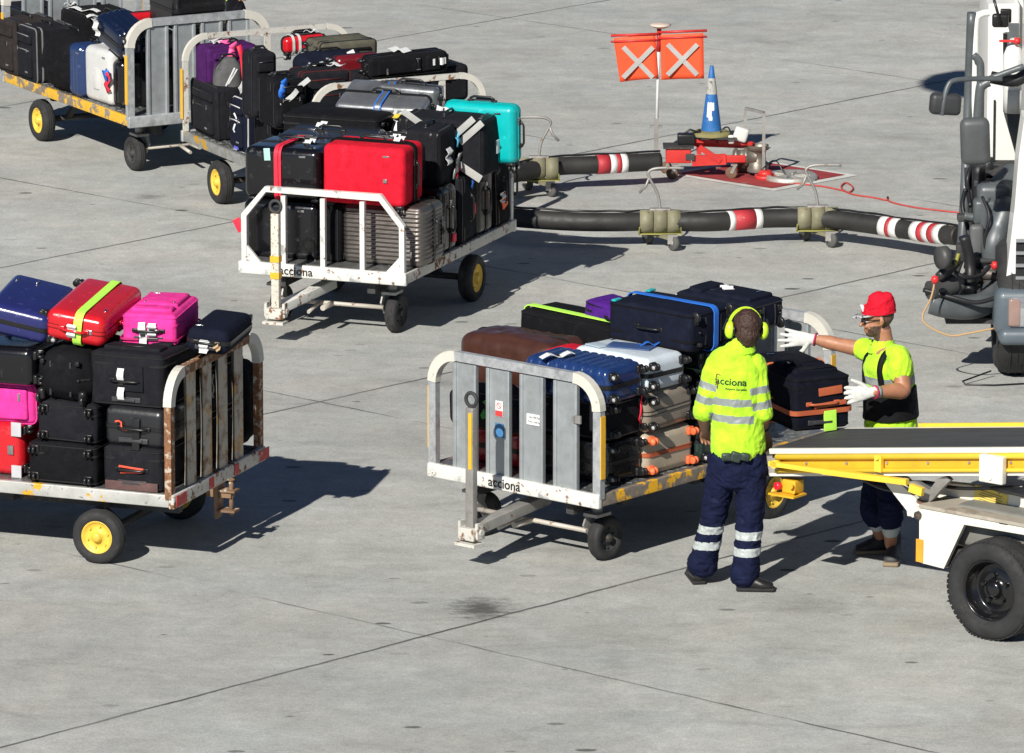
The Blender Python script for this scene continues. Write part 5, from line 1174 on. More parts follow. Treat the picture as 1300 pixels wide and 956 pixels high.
def fuse(name, mb, mats, parent, voxel=.009, smooth=4, fold=0., fs=(9, 9, 9), seed=0, mfun=None, cut=None, thick=None):
    me = bpy.data.meshes.new('tmp'); me.from_pydata([tuple(p) for p in mb.v], [], mb.f)
    bm = bmesh.new(); bm.from_mesh(me); bmesh.ops.recalc_face_normals(bm, faces=bm.faces); bm.to_mesh(me); bm.free()
    o = bpy.data.objects.new('tmp', me); COL.objects.link(o)
    r = o.modifiers.new('r', 'REMESH'); r.mode = 'VOXEL'; r.voxel_size = voxel; r.use_smooth_shade = True
    s = o.modifiers.new('s', 'SMOOTH'); s.iterations = smooth; s.factor = .5
    bpy.context.view_layer.update()
    m2 = bpy.data.meshes.new_from_object(o.evaluated_get(bpy.context.evaluated_depsgraph_get()))
    COL.objects.unlink(o); bpy.data.objects.remove(o)
    if fold:
        nrm = [V(v.normal) for v in m2.vertices]
        for v, n in zip(m2.vertices, nrm):
            q = V((v.co.x*fs[0]+v.co.z*fs[2]*.35, v.co.y*fs[1], v.co.z*fs[2]-v.co.x*fs[0]*.3))+V((seed, 0, 0))
            q = q+V((noise.noise(q*.7), noise.noise(q*.7+V((9, 0, 0))), 0))*.8
            k = .7*noise.noise(q)+1.1*(.35-abs(noise.noise(q*1.5+V((3, 1, 0)))))+.5*(.3-abs(noise.noise(q*3.3)))
            v.co += n*fold*k
    if cut:
        bm = bmesh.new(); bm.from_mesh(m2)
        bmesh.ops.delete(bm, geom=[v for v in bm.verts if cut(v.co)], context='VERTS'); bm.to_mesh(m2); bm.free()
    if not isinstance(mats, (list, tuple)): mats = [mats]
    m2.materials.clear()
    for m in mats: m2.materials.append(m)
    for p in m2.polygons:
        p.use_smooth = True
        p.material_index = mfun(p.center) if mfun else 0
    m2.name = name
    o = bpy.data.objects.new(name, m2); COL.objects.link(o); o.parent = parent
    return o
def drape(o, target, d=(0, 1, 0), off=.003):
    bm = bmesh.new(); bm.from_mesh(target.data); tree = BVHTree.FromBMesh(bm); bm.free()
    d = V(d)
    for v in o.data.vertices:
        h = tree.ray_cast(v.co-d*1.0, d)
        if h[0] is not None: v.co = h[0]-d*off
    o.data.update()
def hand(mb, wrist, u, s, n, sc=1., curl=.35, spread=.12, tcurl=.3, thumb_out=.9):
    "u: wrist to knuckles, s: towards the thumb side, n: out of the back of the hand"
    u = V(u).normalized(); s = V(s); s = (s-u*s.dot(u)).normalized(); n = V(n); n = (n-u*n.dot(u)-s*n.dot(s)).normalized(); w = V(wrist)
    limb(mb, [(w-u*.03*sc, .026*sc, .02*sc), (w, .027*sc, .019*sc), (w+u*.04*sc, .036*sc, .017*sc), (w+u*.082*sc, .04*sc, .014*sc)], ref=s, n=14, sub=3)
    for i, (o_, L, sp) in enumerate(((.03, .072, 1), (.01, .08, .3), (-.01, .075, -.4), (-.029, .058, -1.1))):
        p = w+u*(.082-.004*abs(i-1))*sc+s*o_*sc; d = (u+s*spread*sp).normalized(); st = [(p-d*.02*sc, .0105*sc, .0105*sc), (p, .0105*sc, .0105*sc)]; a = curl*(1+.25*i)*.6
        for k, f in enumerate((.45, .3, .25)):
            ca, sa = math.cos(a), math.sin(a); q = d*ca-n*sa; p = p+q*L*f*sc; r = (.0098-.0008*k)*sc; st.append((p, r, r)); a += curl*(.9+.2*i)
        limb(mb, st, ref=s, n=10, sub=3)
    p = w+u*.018*sc+s*.024*sc; d = (u*.75+s*thumb_out-n*tcurl).normalized(); st = [(p-d*.012*sc, .015*sc, .014*sc), (p, .0155*sc, .014*sc), (p+d*.035*sc, .0125*sc, .0115*sc)]
    d2 = (d+u*.45-n*tcurl).normalized(); p2 = p+d*.035*sc; st += [(p2+d2*.028*sc, .0105*sc, .0105*sc), (p2+d2*.05*sc, .008*sc, .008*sc)]
    limb(mb, st, ref=n, n=10, sub=3)
def shoe(mb, heel, toe, w=.046, h=.07, high=False):
    heel = V(heel); toe = V(toe); d = (toe-heel).normalized(); z = V((0, 0, 1)); s = d.cross(z); L = (toe-heel).length
    st = [(heel+z*h*.55, w*.75, h*.55), (heel+d*L*.22+z*h*.6, w*.85, h*.62), (heel+d*L*.45+z*h*.5, w*.88, h*.52), (heel+d*L*.7+z*h*.38, w*1.05, h*.38), (heel+d*L*.92+z*h*.3, w*.85, h*.3)]
    limb(mb, st, ref=s, n=16, sub=4)
    if high: limb(mb, [(heel+d*L*.18+z*h*.5, w*.8, w*.9), (heel+d*L*.16+z*h*1.7, w*.85, w*.95)], ref=s, n=14, sub=2)
HIV = cloth('hi_vis_fabric', (.47, .84, .035), .75, col2=(.4, .74, .03)); HIV.node_tree.nodes['Principled BSDF'].inputs['Sheen Weight'].default_value = .1
REF = mat('reflective_tape', (.27, .3, .29), .45, .1, var=.1, bump=.2, bs=60); REFW = mat('reflective_tape_white', (.46, .5, .49), .45, .05, var=.08, bump=.2, bs=60)
NVT = cloth('navy_trousers', (.008, .011, .036)); SHOE = mat('black_shoe_leather', (.012, .012, .013), .4, var=.2, bump=.3, bs=60)
HAIR = mat('dark_brown_hair', (.045, .02, .014), .55, var=.5, vs=60, bump=1., bs=150); LIMEP = mat('lime_plastic', (.55, .8, .03), .35, var=.08, coat=.2)
def head(mb, c, f, up, s, sc=1.):
    "c centre of skull, f facing"
    c = V(c); f = V(f).normalized(); s = V(s).normalized(); up = V(up).normalized()
    P = lambda a, b, z: c+f*a*sc+s*b*sc+up*z*sc
    def ell(cc, r, ax=(f, s, up), n=16):
        q = MB(); ball(q, (0, 0, 0), r, n); R = Matrix((f, s, up)).transposed(); mb.add([R @ p*sc+cc for p in q.v], q.f, 0, True)
    ell(P(-.012, 0, .03), (.096, .076, .088))            # skull
    ell(P(.022, 0, -.03), (.07, .062, .075))             # face
    ell(P(.05, 0, -.075), (.036, .038, .034))            # chin and jaw
    ell(P(.015, 0, -.065), (.055, .056, .036))
    ell(P(.085, 0, .018), (.012, .05, .012))             # brow
    ell(P(.078, .028, -.028), (.018, .02, .016)); ell(P(.078, -.028, -.028), (.018, .02, .016))   # cheeks
    limb(mb, [(P(.088, 0, .012), .008*sc, .008*sc), (P(.104, 0, -.01), .01*sc, .01*sc), (P(.112, 0, -.026), .014*sc, .012*sc)], ref=s, n=10, sub=3)   # nose
    ell(P(.084, 0, -.054), (.012, .022, .006)); ell(P(.082, 0, -.066), (.012, .02, .006))      # lips
    for e in (-1, 1):
        limb(mb, [(P(-.008, e*.076, .022), .008*sc, .014*sc), (P(-.014, e*.084, .006), .008*sc, .018*sc), (P(-.004, e*.08, -.022), .007*sc, .01*sc)], ref=s, n=8, sub=3)
def eyes(root, c, f, up, s, sc=1.):
    c = V(c); f = V(f).normalized(); s = V(s).normalized(); up = V(up).normalized()
    for e in (-1, 1):
        b = MB(); ball(b, c+(f*.076+s*e*.03+up*.002)*sc, .0125*sc, 12); b.build('eye', mat('eye_white', (.6, .58, .55), .2), root)
def lettering_on(shirt, root, body, size, x, z, m, d=(0, 1, 0), bold=.001, rotz=0, sx=1.):
    M = frame(V((x, -.5, z)), V((1, 0, 0)), V((0, 0, 1)), V((0, -1, 0))) @ Matrix.Rotation(rotz, 4, 'Z')
    t = text_mesh('lettering', body, size, M, m, shirt, ext=0, bold=bold, sx=sx)
    drape(t, shirt, d); return t
def worker_back():
    o = G(935, 748); s = SCL(o); k = KK(o)
    J = lambda px, py, y=0.: V(((px-935)/s*(1+y/44), y, (748-py)/(s*.97)-y*k/.97))
    root = empty('person', V((o.x, o.y, 0)), 'worker seen from behind in lime shirt, navy trousers and lime ear defenders', 'person')
    # joints
    lh, lk, la = J(916, 598, .03), J(905, 660, .09), J(892, 719, .14)
    rh, rk, ra = J(953, 598, 0), J(951, 662, .0), J(945, 733, -.02)
    ls, le, lw = J(907, 467, .0), J(891, 524, -.01), J(895, 545, .24)
    rs, re, rw = J(956, 466, .0), J(967, 526, -.03), J(969, 546, .1)
    hc = J(945, 419, .02)
    b = MB()
    limb(b, [(J(935, 592), .15, .11), (J(934, 560), .145, .105), (J(933, 520), .15, .11), (J(932, 485), .165, .115), (J(933, 462), .15, .1), (J(938, 446, .0), .07, .07), (J(942, 436, .01), .055, .058), (J(945, 420, .015), .055, .06)])
    for h_, k_, a_ in ((lh, lk, la), (rh, rk, ra)): limb(b, [(h_, .085, .09), (h_.lerp(k_, .5), .07, .075), (k_, .052, .058), (k_.lerp(a_, .3), .052, .058), (a_, .036, .04)])
    for s_, e_, w_ in ((ls, le, lw), (rs, re, rw)): limb(b, [(s_, .055, .055), (s_.lerp(e_, .5), .046, .048), (e_, .04, .04), (e_.lerp(w_, .4), .039, .037), (w_, .026, .022)])
    face = V((-.25, 1, -.12)).normalized(); upv = V((.06, .12, 1)).normalized(); sd_ = face.cross(upv)
    head(b, hc, face, upv, sd_)
    for w_, e_, sx in ((lw, le, 1), (rw, re, -1)):
        d = (w_-e_).normalized() if sx > 0 else V((.15, .35, -.6)).normalized(); hand(b, w_+d*.02, d, V((sx, .1, .3)), V((0, .3, 1)) if sx > 0 else V((1, .0, .2)), .95, .45, .08)
    body = fuse('body', b, SKIN, root, .0055, 3)
    eyes(root, hc, face, upv, sd_)
    # hair
    h = MB(); R = Matrix((face, sd_, upv)).transposed(); q = MB(); ball(q, (-.018, 0, .028), (.1, .083, .094), 20); ball(q, (-.045, 0, -.03), (.07, .074, .075), 16); ball(q, (-.05, 0, -.075), (.045, .055, .045), 12)
    h.add([R @ p+hc for p in q.v], q.f, 0, True)
    fuse('hair', h, HAIR, root, .005, 1, fold=.007, fs=(85, 85, 45), cut=lambda c: (R.transposed() @ (c-hc)).x > .05 and (R.transposed() @ (c-hc)).z < .06)
    # ear defenders
    ed = MB(); arc = []
    for i in range(17):
        a = PI*i/16; arc.append(hc+sd_*math.cos(a)*.104+upv*(.0+math.sin(a)*.122)+face*.03)
    ed.sweep(arc, [(-.009, -.003), (.009, -.003), (.009, .003), (-.009, .003)], ref=face, sm=False); eb = ed.build('ear_defenders', LIMEP, root)
    for e in (1, -1):
        c = hc+sd_*e*.094+upv*-.012-face*.012; ax_ = sd_*e; cup = MB(); cup.lathe([(.0005, .0), (.048, .0), (.052, .01), (.05, .028), (.04, .042), (.022, .05), (.0005, .052)], (0, 0, 0), (0, 0, 1), 22)
        Rr = Matrix((-upv.cross(ax_)*1.0, upv, ax_)).transposed(); c2 = MB(); c2.add([Rr @ V((p.x*.72, p.y*1.05, p.z*.85))+c for p in cup.v], cup.f, 0, True); ec = c2.build('ear_cup', LIMEP, eb)
        c3 = MB(); c3.lathe([(.0005, -.014), (.038, -.014), (.038, .002), (.0005, .002)], c, ax_, 20); c3.build('cushion', BLK, ec)
        c3 = MB(); c3.bar(c+ax_*.03+upv*.07, c+ax_*.056, .008, .016, up=face); c3.build('yoke', BLK, ec)
    # shirt
    b = MB()
    limb(b, [(J(936, 572, -.0), .168, .135), (J(935, 556), .166, .13), (J(934, 530), .158, .125), (J(933, 500), .165, .128), (J(932, 478), .174, .13), (J(933, 461), .165, .112), (J(937, 448), .1, .085), (J(939, 443), .075, .073)], sub=5, n=26)
    limb(b, [(ls+V((.05, 0, .005)), .07, .07), (ls, .072, .075), (ls.lerp(le, .35), .07, .072), (ls.lerp(le, .7), .068, .068), (ls.lerp(le, 1.0), .064, .064)], n=18)
    limb(b, [(rs-V((.05, 0, -.005)), .07, .07), (rs, .07, .075), (rs.lerp(re, .35), .064, .07), (rs.lerp(re, .7), .06, .066), (rs.lerp(re, 1.02), .058, .062)], n=18)
    def mf(c):
        def ax_t(a, e): d = e-a; t = (c-a).dot(d)/d.dot(d); return t, (c-(a+d*t)).length
        tl, dl = ax_t(ls, le); tr, dr = ax_t(rs, re)
        xl = (ls.lerp(le, max(0, min(1, tl)))).x+.035; xr = (rs.lerp(re, max(0, min(1, tr)))).x-.058
        if c.x < xl and tl > .25: return 1 if (.34 < tl < .49 or .64 < tl < .8) else 0
        if c.x > xr and tr > .25: return 1 if (.42 < tr < .57 or .74 < tr < .9) else 0
        z1 = J(935, 508).z-.1*c.x*.5; z2 = J(935, 529).z-.1*c.x*.5
        return 1 if (abs(c.z-z1) < .024 or abs(c.z-z2) < .024) else 0
    sh = fuse('hi_vis_shirt', b, [HIV, REF], root, .0065, 3, fold=.011, fs=(12, 12, 7), seed=4, mfun=mf)
    DG = mat('dark_green_print', (.01, .03, .02), .6); RD = mat('dark_red_print', (.2, .02, .02), .6)
    zt = J(924, 480).z; x0 = (925.5-935)/s
    lettering_on(sh, root, 'acciona', .064, x0, zt-.005, DG, rotz=-.06)
    lettering_on(sh, root, 'Airport Services', .02, x0+.03, zt-.052, DG, rotz=-.06, bold=.0004)
    # curved plant-like emblem left of the word
    e = MB(); xs = (907.5-935)/s; pts = [V((xs+.006, 0, zt-.055)), V((xs+.004, 0, zt-.02)), V((xs-.004, 0, zt+.012)), V((xs+.003, 0, zt+.04)), V((xs+.022, 0, zt+.034))]
    e.sweep(smooth_path(pts, 6), [(-.0028, -.0005), (.0028, -.0005), (.0028, .0005), (-.0028, .0005)], ref=(0, 1, 0), sm=False)
    for (dx, dz, ex, ez) in ((-.004, .012, -.014, .0), (-.002, .02, .012, .022), (.004, -.02, -.01, -.03), (.002, -.005, .012, -.012)): e.bar((xs+dx, 0, zt+dz), (xs+ex, 0, zt+ez), .003, .003)
    eo = e.build('emblem', RD, sh); drape(eo, sh)
    # collar
    c = MB(); ring = [J(939, 444, .0)+V((.078*math.cos(a), .074*math.sin(a)-.003, .012+.012*math.sin(a))) for a in [2*PI*i/24 for i in range(24)]]
    c.sweep(ring, [(-.004, -.022), (.01, -.024), (.003, .012), (-.002, .012)], closed=True, ref=(0, 0, 1), sm=False); c.build('collar', HIV, sh)
    # trousers
    b = MB()
    limb(b, [(J(936, 565), .155, .12), (J(935, 585), .165, .13), (J(935, 604), .155, .125)], n=24)
    limb(b, [(lh+V((0, 0, .08)), .09, .11), (lh, .093, .11), (lh.lerp(lk, .5), .088, .098), (lk, .078, .085), (lk.lerp(la, .4), .08, .085), (lk.lerp(la, .75), .086, .09), (la+V((0, 0, .01)), .095, .095)], n=20)
    limb(b, [(rh+V((0, 0, .08)), .09, .11), (rh, .093, .11), (rh.lerp(rk, .5), .09, .1), (rk, .083, .088), (rk.lerp(ra, .4), .08, .085), (rk.lerp(ra, .75), .082, .088), (ra+V((0, 0, .01)), .09, .095)], n=20)
    def mt(c):
        if c.x < J(930, 640).x: zz = [J(901, 671, .08).z, J(898, 691, .1).z]
        else: zz = [J(948, 678, -.01).z, J(948, 699, -.01).z]
        return 1 if any(abs(c.z-q) < .026 for q in zz) else 0
    tr = fuse('navy_trousers', b, [NVT, REFW], root, .0065, 3, fold=.012, fs=(11, 11, 16), seed=9, mfun=mt)
    pk = MB(); 
    for (px, py, x_) in ((966, 632, 1),):
        vs, fs = rbox_data(.05, .14, .19, .02, 3, 3, 3, 3); pk.add([V(q)+J(px, py, .02)+V((-.005, 0, 0)) for q in vs], fs, 0, True); vs, fs = rbox_data(.055, .15, .05, .02, 3, 3, 3, 3); pk.add([V(q)+J(px, py, .02)+V((-.004, 0, .09)) for q in vs], fs, 0, True)
    pk.build('cargo_pocket', NVT, tr)
    # pouch clipped at the back of the waist
    pc = MB(); 
    for (px, w_, h_) in ((920, .06, .05), (932, .07, .065), (944, .06, .05)): pc.box(J(px, 574, 0)+V((0, -.145, 0)), (w_, .04, h_), Matrix.Rotation(random.uniform(-.3, .3), 3, 'Y'), bev=.014)
    pc.build('waist_pouch', mat('crumpled_dark_green', (.03, .045, .035), .35, var=.5, vs=30, bump=.8, bs=40), root)
    for heel, toe in ((J(889, 741, .09), J(880, 741, .36)), (J(932, 752, -.03), J(981, 751, -.05))):
        heel.z = 0.01; toe.z = .01; b = MB(); shoe(b, heel+(toe-heel).normalized()*.03, toe, .048, .085, True); sh_ = fuse('shoe', b, SHOE, root, .006, 3)
        d = (toe-heel).normalized(); sl = MB(); m_ = (heel+toe)/2; a = math.atan2(d.y, d.x); sl.box(V((m_.x, m_.y, .013))+d*.012, ((toe-heel).length+.0, .088, .026), Matrix.Rotation(a, 3, 'Z'), bev=.0125); sl.build('sole', mat('black_sole', (.014, .014, .014), .8), sh_)
    w = MB(); d = (rw-re).normalized(); c = re.lerp(rw, .85)
    w.lathe([(.03, -.01), (.034, -.008), (.034, .008), (.03, .01)], c, d, 18); w.build('wristwatch', BLK, root)
def worker_side():
    o = G(1122, 708); s = SCL(o); k = KK(o)
    J = lambda px, py, y=0.: V(((px-1122)/s*(1+y/44), y, (708-py)/(s*.97)-y*k/.97))
    root = empty('person', V((o.x, o.y, 0)), 'bearded worker in red cap and white gloves reaching left across the conveyor belt', 'person')
    ns, ne, nw = J(1136, 457, -.15), J(1141, 498, -.26), J(1103, 501, -.38)
    fs_, fe, fw = J(1101, 446, .15), J(1064, 438, .22), J(1034, 431, .26)
    h1, k1, a1 = J(1133, 575, -.08), J(1128, 640, -.14), J(1130, 692, -.05)
    h2, k2, a2 = J(1122, 575, .08), J(1108, 640, .03), J(1118, 680, .1)
    hc = J(1111, 408, .0)
    b = MB()
    limb(b, [(J(1128, 570), .12, .15), (J(1127, 530), .115, .145), (J(1125, 490), .12, .155), (J(1122, 460), .11, .17), (J(1120, 447), .08, .12), (J(1119, 436), .06, .062), (J(1116, 420, 0), .058, .056)])
    for h_, k_, a_ in ((h1, k1, a1), (h2, k2, a2)): limb(b, [(h_, .09, .09), (h_.lerp(k_, .5), .075, .078), (k_, .056, .056), (k_.lerp(a_, .35), .058, .056), (a_, .037, .037)])
    limb(b, [(ns, .064, .06), (ns.lerp(ne, .5), .062, .058), (ne, .05, .049), (ne.lerp(nw, .3), .052, .05), (ne.lerp(nw, .7), .04, .038), (nw, .03, .027)], ref=(0, 1, 0))
    limb(b, [(fs_, .056, .056), (fs_.lerp(fe, .5), .05, .05), (fe, .044, .044), (fe.lerp(fw, .4), .045, .043), (fw, .028, .026)], ref=(0, 0, 1))
    face = V((-1, -.12, -.1)).normalized(); upv = V((-.1, 0, 1)).normalized(); upv = (upv-face*upv.dot(face)).normalized(); sd_ = face.cross(upv)
    head(b, hc, face, upv, sd_, 1.0)
    R = Matrix((face, sd_, upv)).transposed()
    BRD = mat('beard_stubble', (.09, .05, .035), .7, var=.4, vs=60, bump=.5)
    def mf(c):
        q = R.transposed() @ (c-hc)
        if abs(q.y) < .09 and -.14 < q.z < -.03 and q.x > -.01+abs(q.z+.03)*.2 and not (-.072 < q.z < -.05 and q.x > .075) and (q.z < -.045 or q.x < .06): return 1
        if abs(q.y) < .1 and q.x < -.02 and -.06 < q.z < .06: return 2
        return 0
    fuse('body', b, [SKIN2, BRD, mat('cropped_hair', (.14, .075, .05), .6, var=.3, vs=60)], root, .005, 3, mfun=mf)
    eyes(root, hc, face, upv, sd_)
    # cap
    CAP = cloth('red_cap_fabric', (.65, .012, .03), .8)
    b = MB(); h = MB(); limb(h, [(hc+R @ V((-.012, 0, .03)), .106, .089), (hc+R @ V((-.012, 0, .06)), .107, .09), (hc+R @ V((-.014, 0, .085)), .103, .087), (hc+R @ V((-.006, 0, .118)), .1, .084), (hc+R @ V((.0, 0, .13)), .06, .055)], ref=face, n=24)
    cap = fuse('cap', h, CAP, root, .005, 2, fold=.006, fs=(24, 24, 30), cut=lambda c: (R.transposed() @ (c-hc)).z < .038)
    b = MB(); vs = []; fs2 = []; n = 12
    for i in range(n+1):
        a = -1.15+2.3*i/n
        for (rad, dz) in ((.09, .0), (.15, -.014)):
            x = math.cos(a)*(rad if rad < .1 else .175)-.012; y = math.sin(a)*.088
            for t_ in (0, .005): vs.append(hc+R @ V((x if rad > .1 else math.cos(a)*.1-.012, y, .044+dz*math.cos(a)+t_)))
    for i in range(n):
        a = i*4; c = (i+1)*4; fs2 += [(a, a+2, c+2, c), (a+1, c+1, c+3, a+3), (a+2, a+3, c+3, c+2), (a, c, c+1, a+1)]
    b.add(vs, fs2, 0, True); b.build('cap_brim', mat('patterned_brim', (.5, .5, .5), .6, col2=(.03, .03, .04), thr=.5, ps=55, edge=.03), cap)
    b = MB(); b.box(hc+R @ V((.09, 0, .085)), (.02, .05, .04), R @ Matrix.Rotation(.25, 3, 'Y'), bev=.004); b.build('cap_badge', PAPER, cap)
    # glasses
    b = MB(); 
    for e in (-1, 1):
        c = hc+R @ V((.098, e*.032, .006)); ring = [c+R @ V((-.004*abs(math.cos(a)), .025*math.cos(a), .019*math.sin(a))) for a in [2*PI*i/16 for i in range(16)]]; b.tube(ring, .0028, 6, closed=True, ref=face)
        b.bar(hc+R @ V((.094, e*.058, .012)), hc+R @ V((-.005, e*.084, .014)), .004, .005)
    b.bar(hc+R @ V((.1, -.01, .01)), hc+R @ V((.1, .01, .01)), .004, .004); gl = b.build('sunglasses', BLK, root)
    b = MB()
    for e in (-1, 1): b.cyl(hc+R @ V((.096, e*.032, .006)), hc+R @ V((.0975, e*.032, .006)), .022, n=16)
    b.build('lens', mat('dark_lens', (.03, .015, .012), .08, coat=1), gl)
    # shirt
    b = MB()
    limb(b, [(J(1129, 541), .165, .165), (J(1129, 528), .16, .16), (J(1127, 505), .15, .16), (J(1125, 480), .158, .17), (J(1122, 461), .14, .19), (J(1120, 449), .1, .14), (J(1118, 442), .075, .075)], n=26)
    limb(b, [(ns+V((-.03, .04, .01)), .07, .07), (ns, .08, .078), (ns.lerp(ne, .25), .085, .08), (ns.lerp(ne, .48), .08, .075)], ref=(0, 1, 0))
    limb(b, [(fs_+V((.04, -.03, 0)), .07, .07), (fs_, .072, .07), (fs_.lerp(fe, .22), .068, .066)], ref=(0, 0, 1))
    def mf2(c):
        z1 = J(1125, 481).z
        return 1 if (abs(c.z-z1) < .026 and c.x > -.2 and (c-ns).length > .13) else 0
    sh = fuse('hi_vis_shirt', b, [HIV, REF], root, .0065, 3, fold=.011, fs=(11, 11, 8), seed=2, mfun=mf2)
    c = MB(); ring = [J(1116, 439, .0)+V((.072*math.cos(a), .07*math.sin(a), .008+.018*math.cos(a))) for a in [2*PI*i/24 for i in range(24)]]
    ring = [q+V((0, 0, -.012)) for q in ring]; c.sweep(ring, [(-.003, -.026), (.014, -.03), (.004, .016), (-.002, .016)], closed=True, ref=(0, 0, 1), sm=False); c.build('collar', HIV, sh)
    # back support belt with braces
    b = MB(); limb(b, [(J(1129, 530), .178, .18), (J(1128, 510), .172, .182), (J(1126, 494), .172, .184)], n=28, round_ends=False)
    SB = mat('support_belt_black', (.007, .007, .008), .7, spec=.2, bump=.2)
    bel = fuse('support_belt', b, SB, root, .007, 3, fold=.003)
    for (pts) in ([(1115, 495, -.17), (1112, 472, -.18), (1117, 455, -.165), (1128, 447, -.12), (1140, 455, -.06)], [(1096, 495, -.05), (1095, 472, -.02), (1098, 455, .03), (1108, 446, .06)]):
        st = MB(); P = smooth_path([J(*q) for q in pts], 6); st.sweep(P, [(-.018, -.004), (.018, -.004), (.018, .004), (-.018, .004)], ref=(-.5, -1, .2)); so = st.build('brace', SB, bel)
    # trousers
    b = MB(); limb(b, [(J(1129, 540), .15, .155), (J(1129, 560), .155, .16), (J(1128, 580), .15, .155)], n=24)
    for h_, k_, a_ in ((h1, k1, a1), (h2, k2, a2)): limb(b, [(h_+V((0, 0, .06)), .1, .1), (h_, .105, .1), (h_.lerp(k_, .5), .095, .09), (k_, .082, .082), (k_.lerp(a_, .38), .08, .08)])
    fuse('navy_trousers', b, NVT, root, .007, 3, fold=.012, fs=(11, 11, 15))
    b = MB(); 
    for k_, a_ in ((k1, a1), (k2, a2)): limb(b, [(k_.lerp(a_, .56), .057, .055), (k_.lerp(a_, .68), .054, .052)])
    fuse('pale_leg_band', b, REFW, root, .006, 2)
    for heel, toe, col in ((J(1137, 700, .04), J(1128, 712, -.24), (.05, .05, .05)), (J(1124, 690, .12), J(1088, 694, .1), (.02, .02, .02))):
        heel.z = .012; toe.z = .012; b = MB(); shoe(b, heel, toe, .05, .085, True); sh_ = fuse('shoe', b, mat('work_shoe_%s' % ('grey' if col[0] > .03 else 'dark'), col, .6, bump=.3), root, .006, 3)
        d = (toe-heel).normalized(); m_ = (heel+toe)/2; a = math.atan2(d.y, d.x); sl = MB(); sl.box(V((m_.x, m_.y, .014)), ((toe-heel).length+.03, .1, .028), Matrix.Rotation(a, 3, 'Z'), bev=.013); sl.build('sole', mat('tan_sole', (.25, .19, .12), .8), sh_)
    # gloves
    GLV = mat('white_leather_glove', (.62, .62, .58), .7, var=.12, vs=25, bump=.4, bs=40, col2=(.35, .35, .34), thr=.6, ps=25, edge=.1)
    b = MB(); u = V((-1, -.1, -.12)).normalized()
    hand(b, nw+V((-.02, 0, 0)), u, V((-.25, .1, 1)), V((0, -1, .35)), 1.28, .2, .2, -.1, .7); fuse('glove', b, GLV, root, .0042, 2)
    b = MB(); u = V((-1, .12, .02)); hand(b, fw+V((-.02, 0, 0)), u, V((-.2, -.1, -1)), V((.0, -1, .2)), 1.28, .12, .2, .15, 1.3); fuse('glove', b, GLV, root, .0042, 2)
    for w_, e_ in ((nw, ne), (fw, fe)):
        d = (w_-e_).normalized(); c = MB(); c.lathe([(.036, -.005), (.043, -.004), (.043, .006), (.036, .007)], w_-d*.008, d, 20); c.build('glove_cuff', mat('cuff_red', (.45, .02, .08), .7), root)
    c = MB(); d = (nw-ne).normalized(); c.lathe([(.033, -.03), (.039, -.028), (.038, -.004), (.034, -.003)], nw-d*.012, d, 20); c.build('wrist_band', REF, root)
def worker_far():
    o = G(284, 144); s = SCL(o); k = KK(o)
    J = lambda px, py, y=0.: V(((px-284)/s*(1+y/55), y, (144-py)/(s*.97)-y*k/.97))
    root = empty('person', V((o.x, o.y, 0)), 'worker in dark trousers and lime top cut off behind the far left cart', 'person')
    b = MB(); Z = lambda x, y, z: V((x, y, z))
    limb(b, [(Z(0, 0, .92), .15, .11), (Z(0, 0, 1.1), .14, .1), (Z(0, 0, 1.35), .17, .11), (Z(0, 0, 1.45), .13, .09), (Z(0, 0, 1.52), .06, .06), (Z(0, .02, 1.6), .055, .06)])
    L = []
    for e in (-1, 1):
        h_, k_, a_ = Z(e*.09, 0, .9), Z(e*.1, -.03, .5), Z(e*.1, 0, .08); L.append((h_, k_, a_)); limb(b, [(h_, .085, .09), (h_.lerp(k_, .5), .07, .075), (k_, .052, .058), (k_.lerp(a_, .3), .052, .058), (a_, .036, .04)])
        s_, e_, w_ = Z(e*.18, 0, 1.42), Z(e*.25, -.05, 1.15), Z(e*.2, -.28, 1.08); limb(b, [(s_, .055, .055), (s_.lerp(e_, .5), .046, .048), (e_, .04, .04), (w_, .026, .022)]); hand(b, w_, V((-.2*e, -1, -.1)), V((-e, 0, .2)), V((0, -.1, 1)), .95, .4)
    head(b, Z(0, .0, 1.68), V((-.6, -.8, 0)), V((0, 0, 1)), V((-.6, -.8, 0)).cross(V((0, 0, 1))))
    fuse('body', b, SKIN, root, .008, 3); eyes(root, Z(0, 0, 1.68), V((-.6, -.8, 0)), V((0, 0, 1)), V((-.6, -.8, 0)).cross(V((0, 0, 1))))
    b = MB(); ball(b, (.01, .01, 1.71), (.1, .1, .1), 18); fuse('hair', b, HAIR, root, .01, 2, fold=.008, fs=(50, 50, 50), cut=lambda c: c.z < 1.69)
    b = MB(); limb(b, [(Z(-.02, 0, 1.0), .17, .13), (Z(0, 0, 1.1), .155, .12), (Z(0, 0, 1.35), .185, .13), (Z(0, 0, 1.46), .13, .1), (Z(0, 0, 1.5), .075, .075)], n=22)
    for e in (-1, 1): limb(b, [(Z(e*.15, 0, 1.42), .07, .07), (Z(e*.2, -.01, 1.33), .068, .068), (Z(e*.24, -.04, 1.2), .06, .06)])
    fuse('hi_vis_shirt', b, HIV, root, .008, 3, fold=.008, fs=(10, 10, 7))
    b = MB(); limb(b, [(Z(0, 0, 1.02), .16, .12), (Z(0, 0, .95), .165, .125), (Z(0, 0, .85), .16, .125)], n=22)
    for h_, k_, a_ in L: limb(b, [(h_, .1, .11), (h_.lerp(k_, .5), .09, .1), (k_, .08, .085), (a_, .085, .09)])
    fuse('dark_trousers', b, cloth('near_black_trousers', (.012, .012, .016)), root, .008, 3, fold=.01, fs=(10, 10, 14))
    for e in (-1, 1): b = MB(); shoe(b, V((e*.1, .05, .01)), V((e*.13, -.2, .01)), .048, .08, True); fuse('shoe', b, SHOE, root, .008, 2)
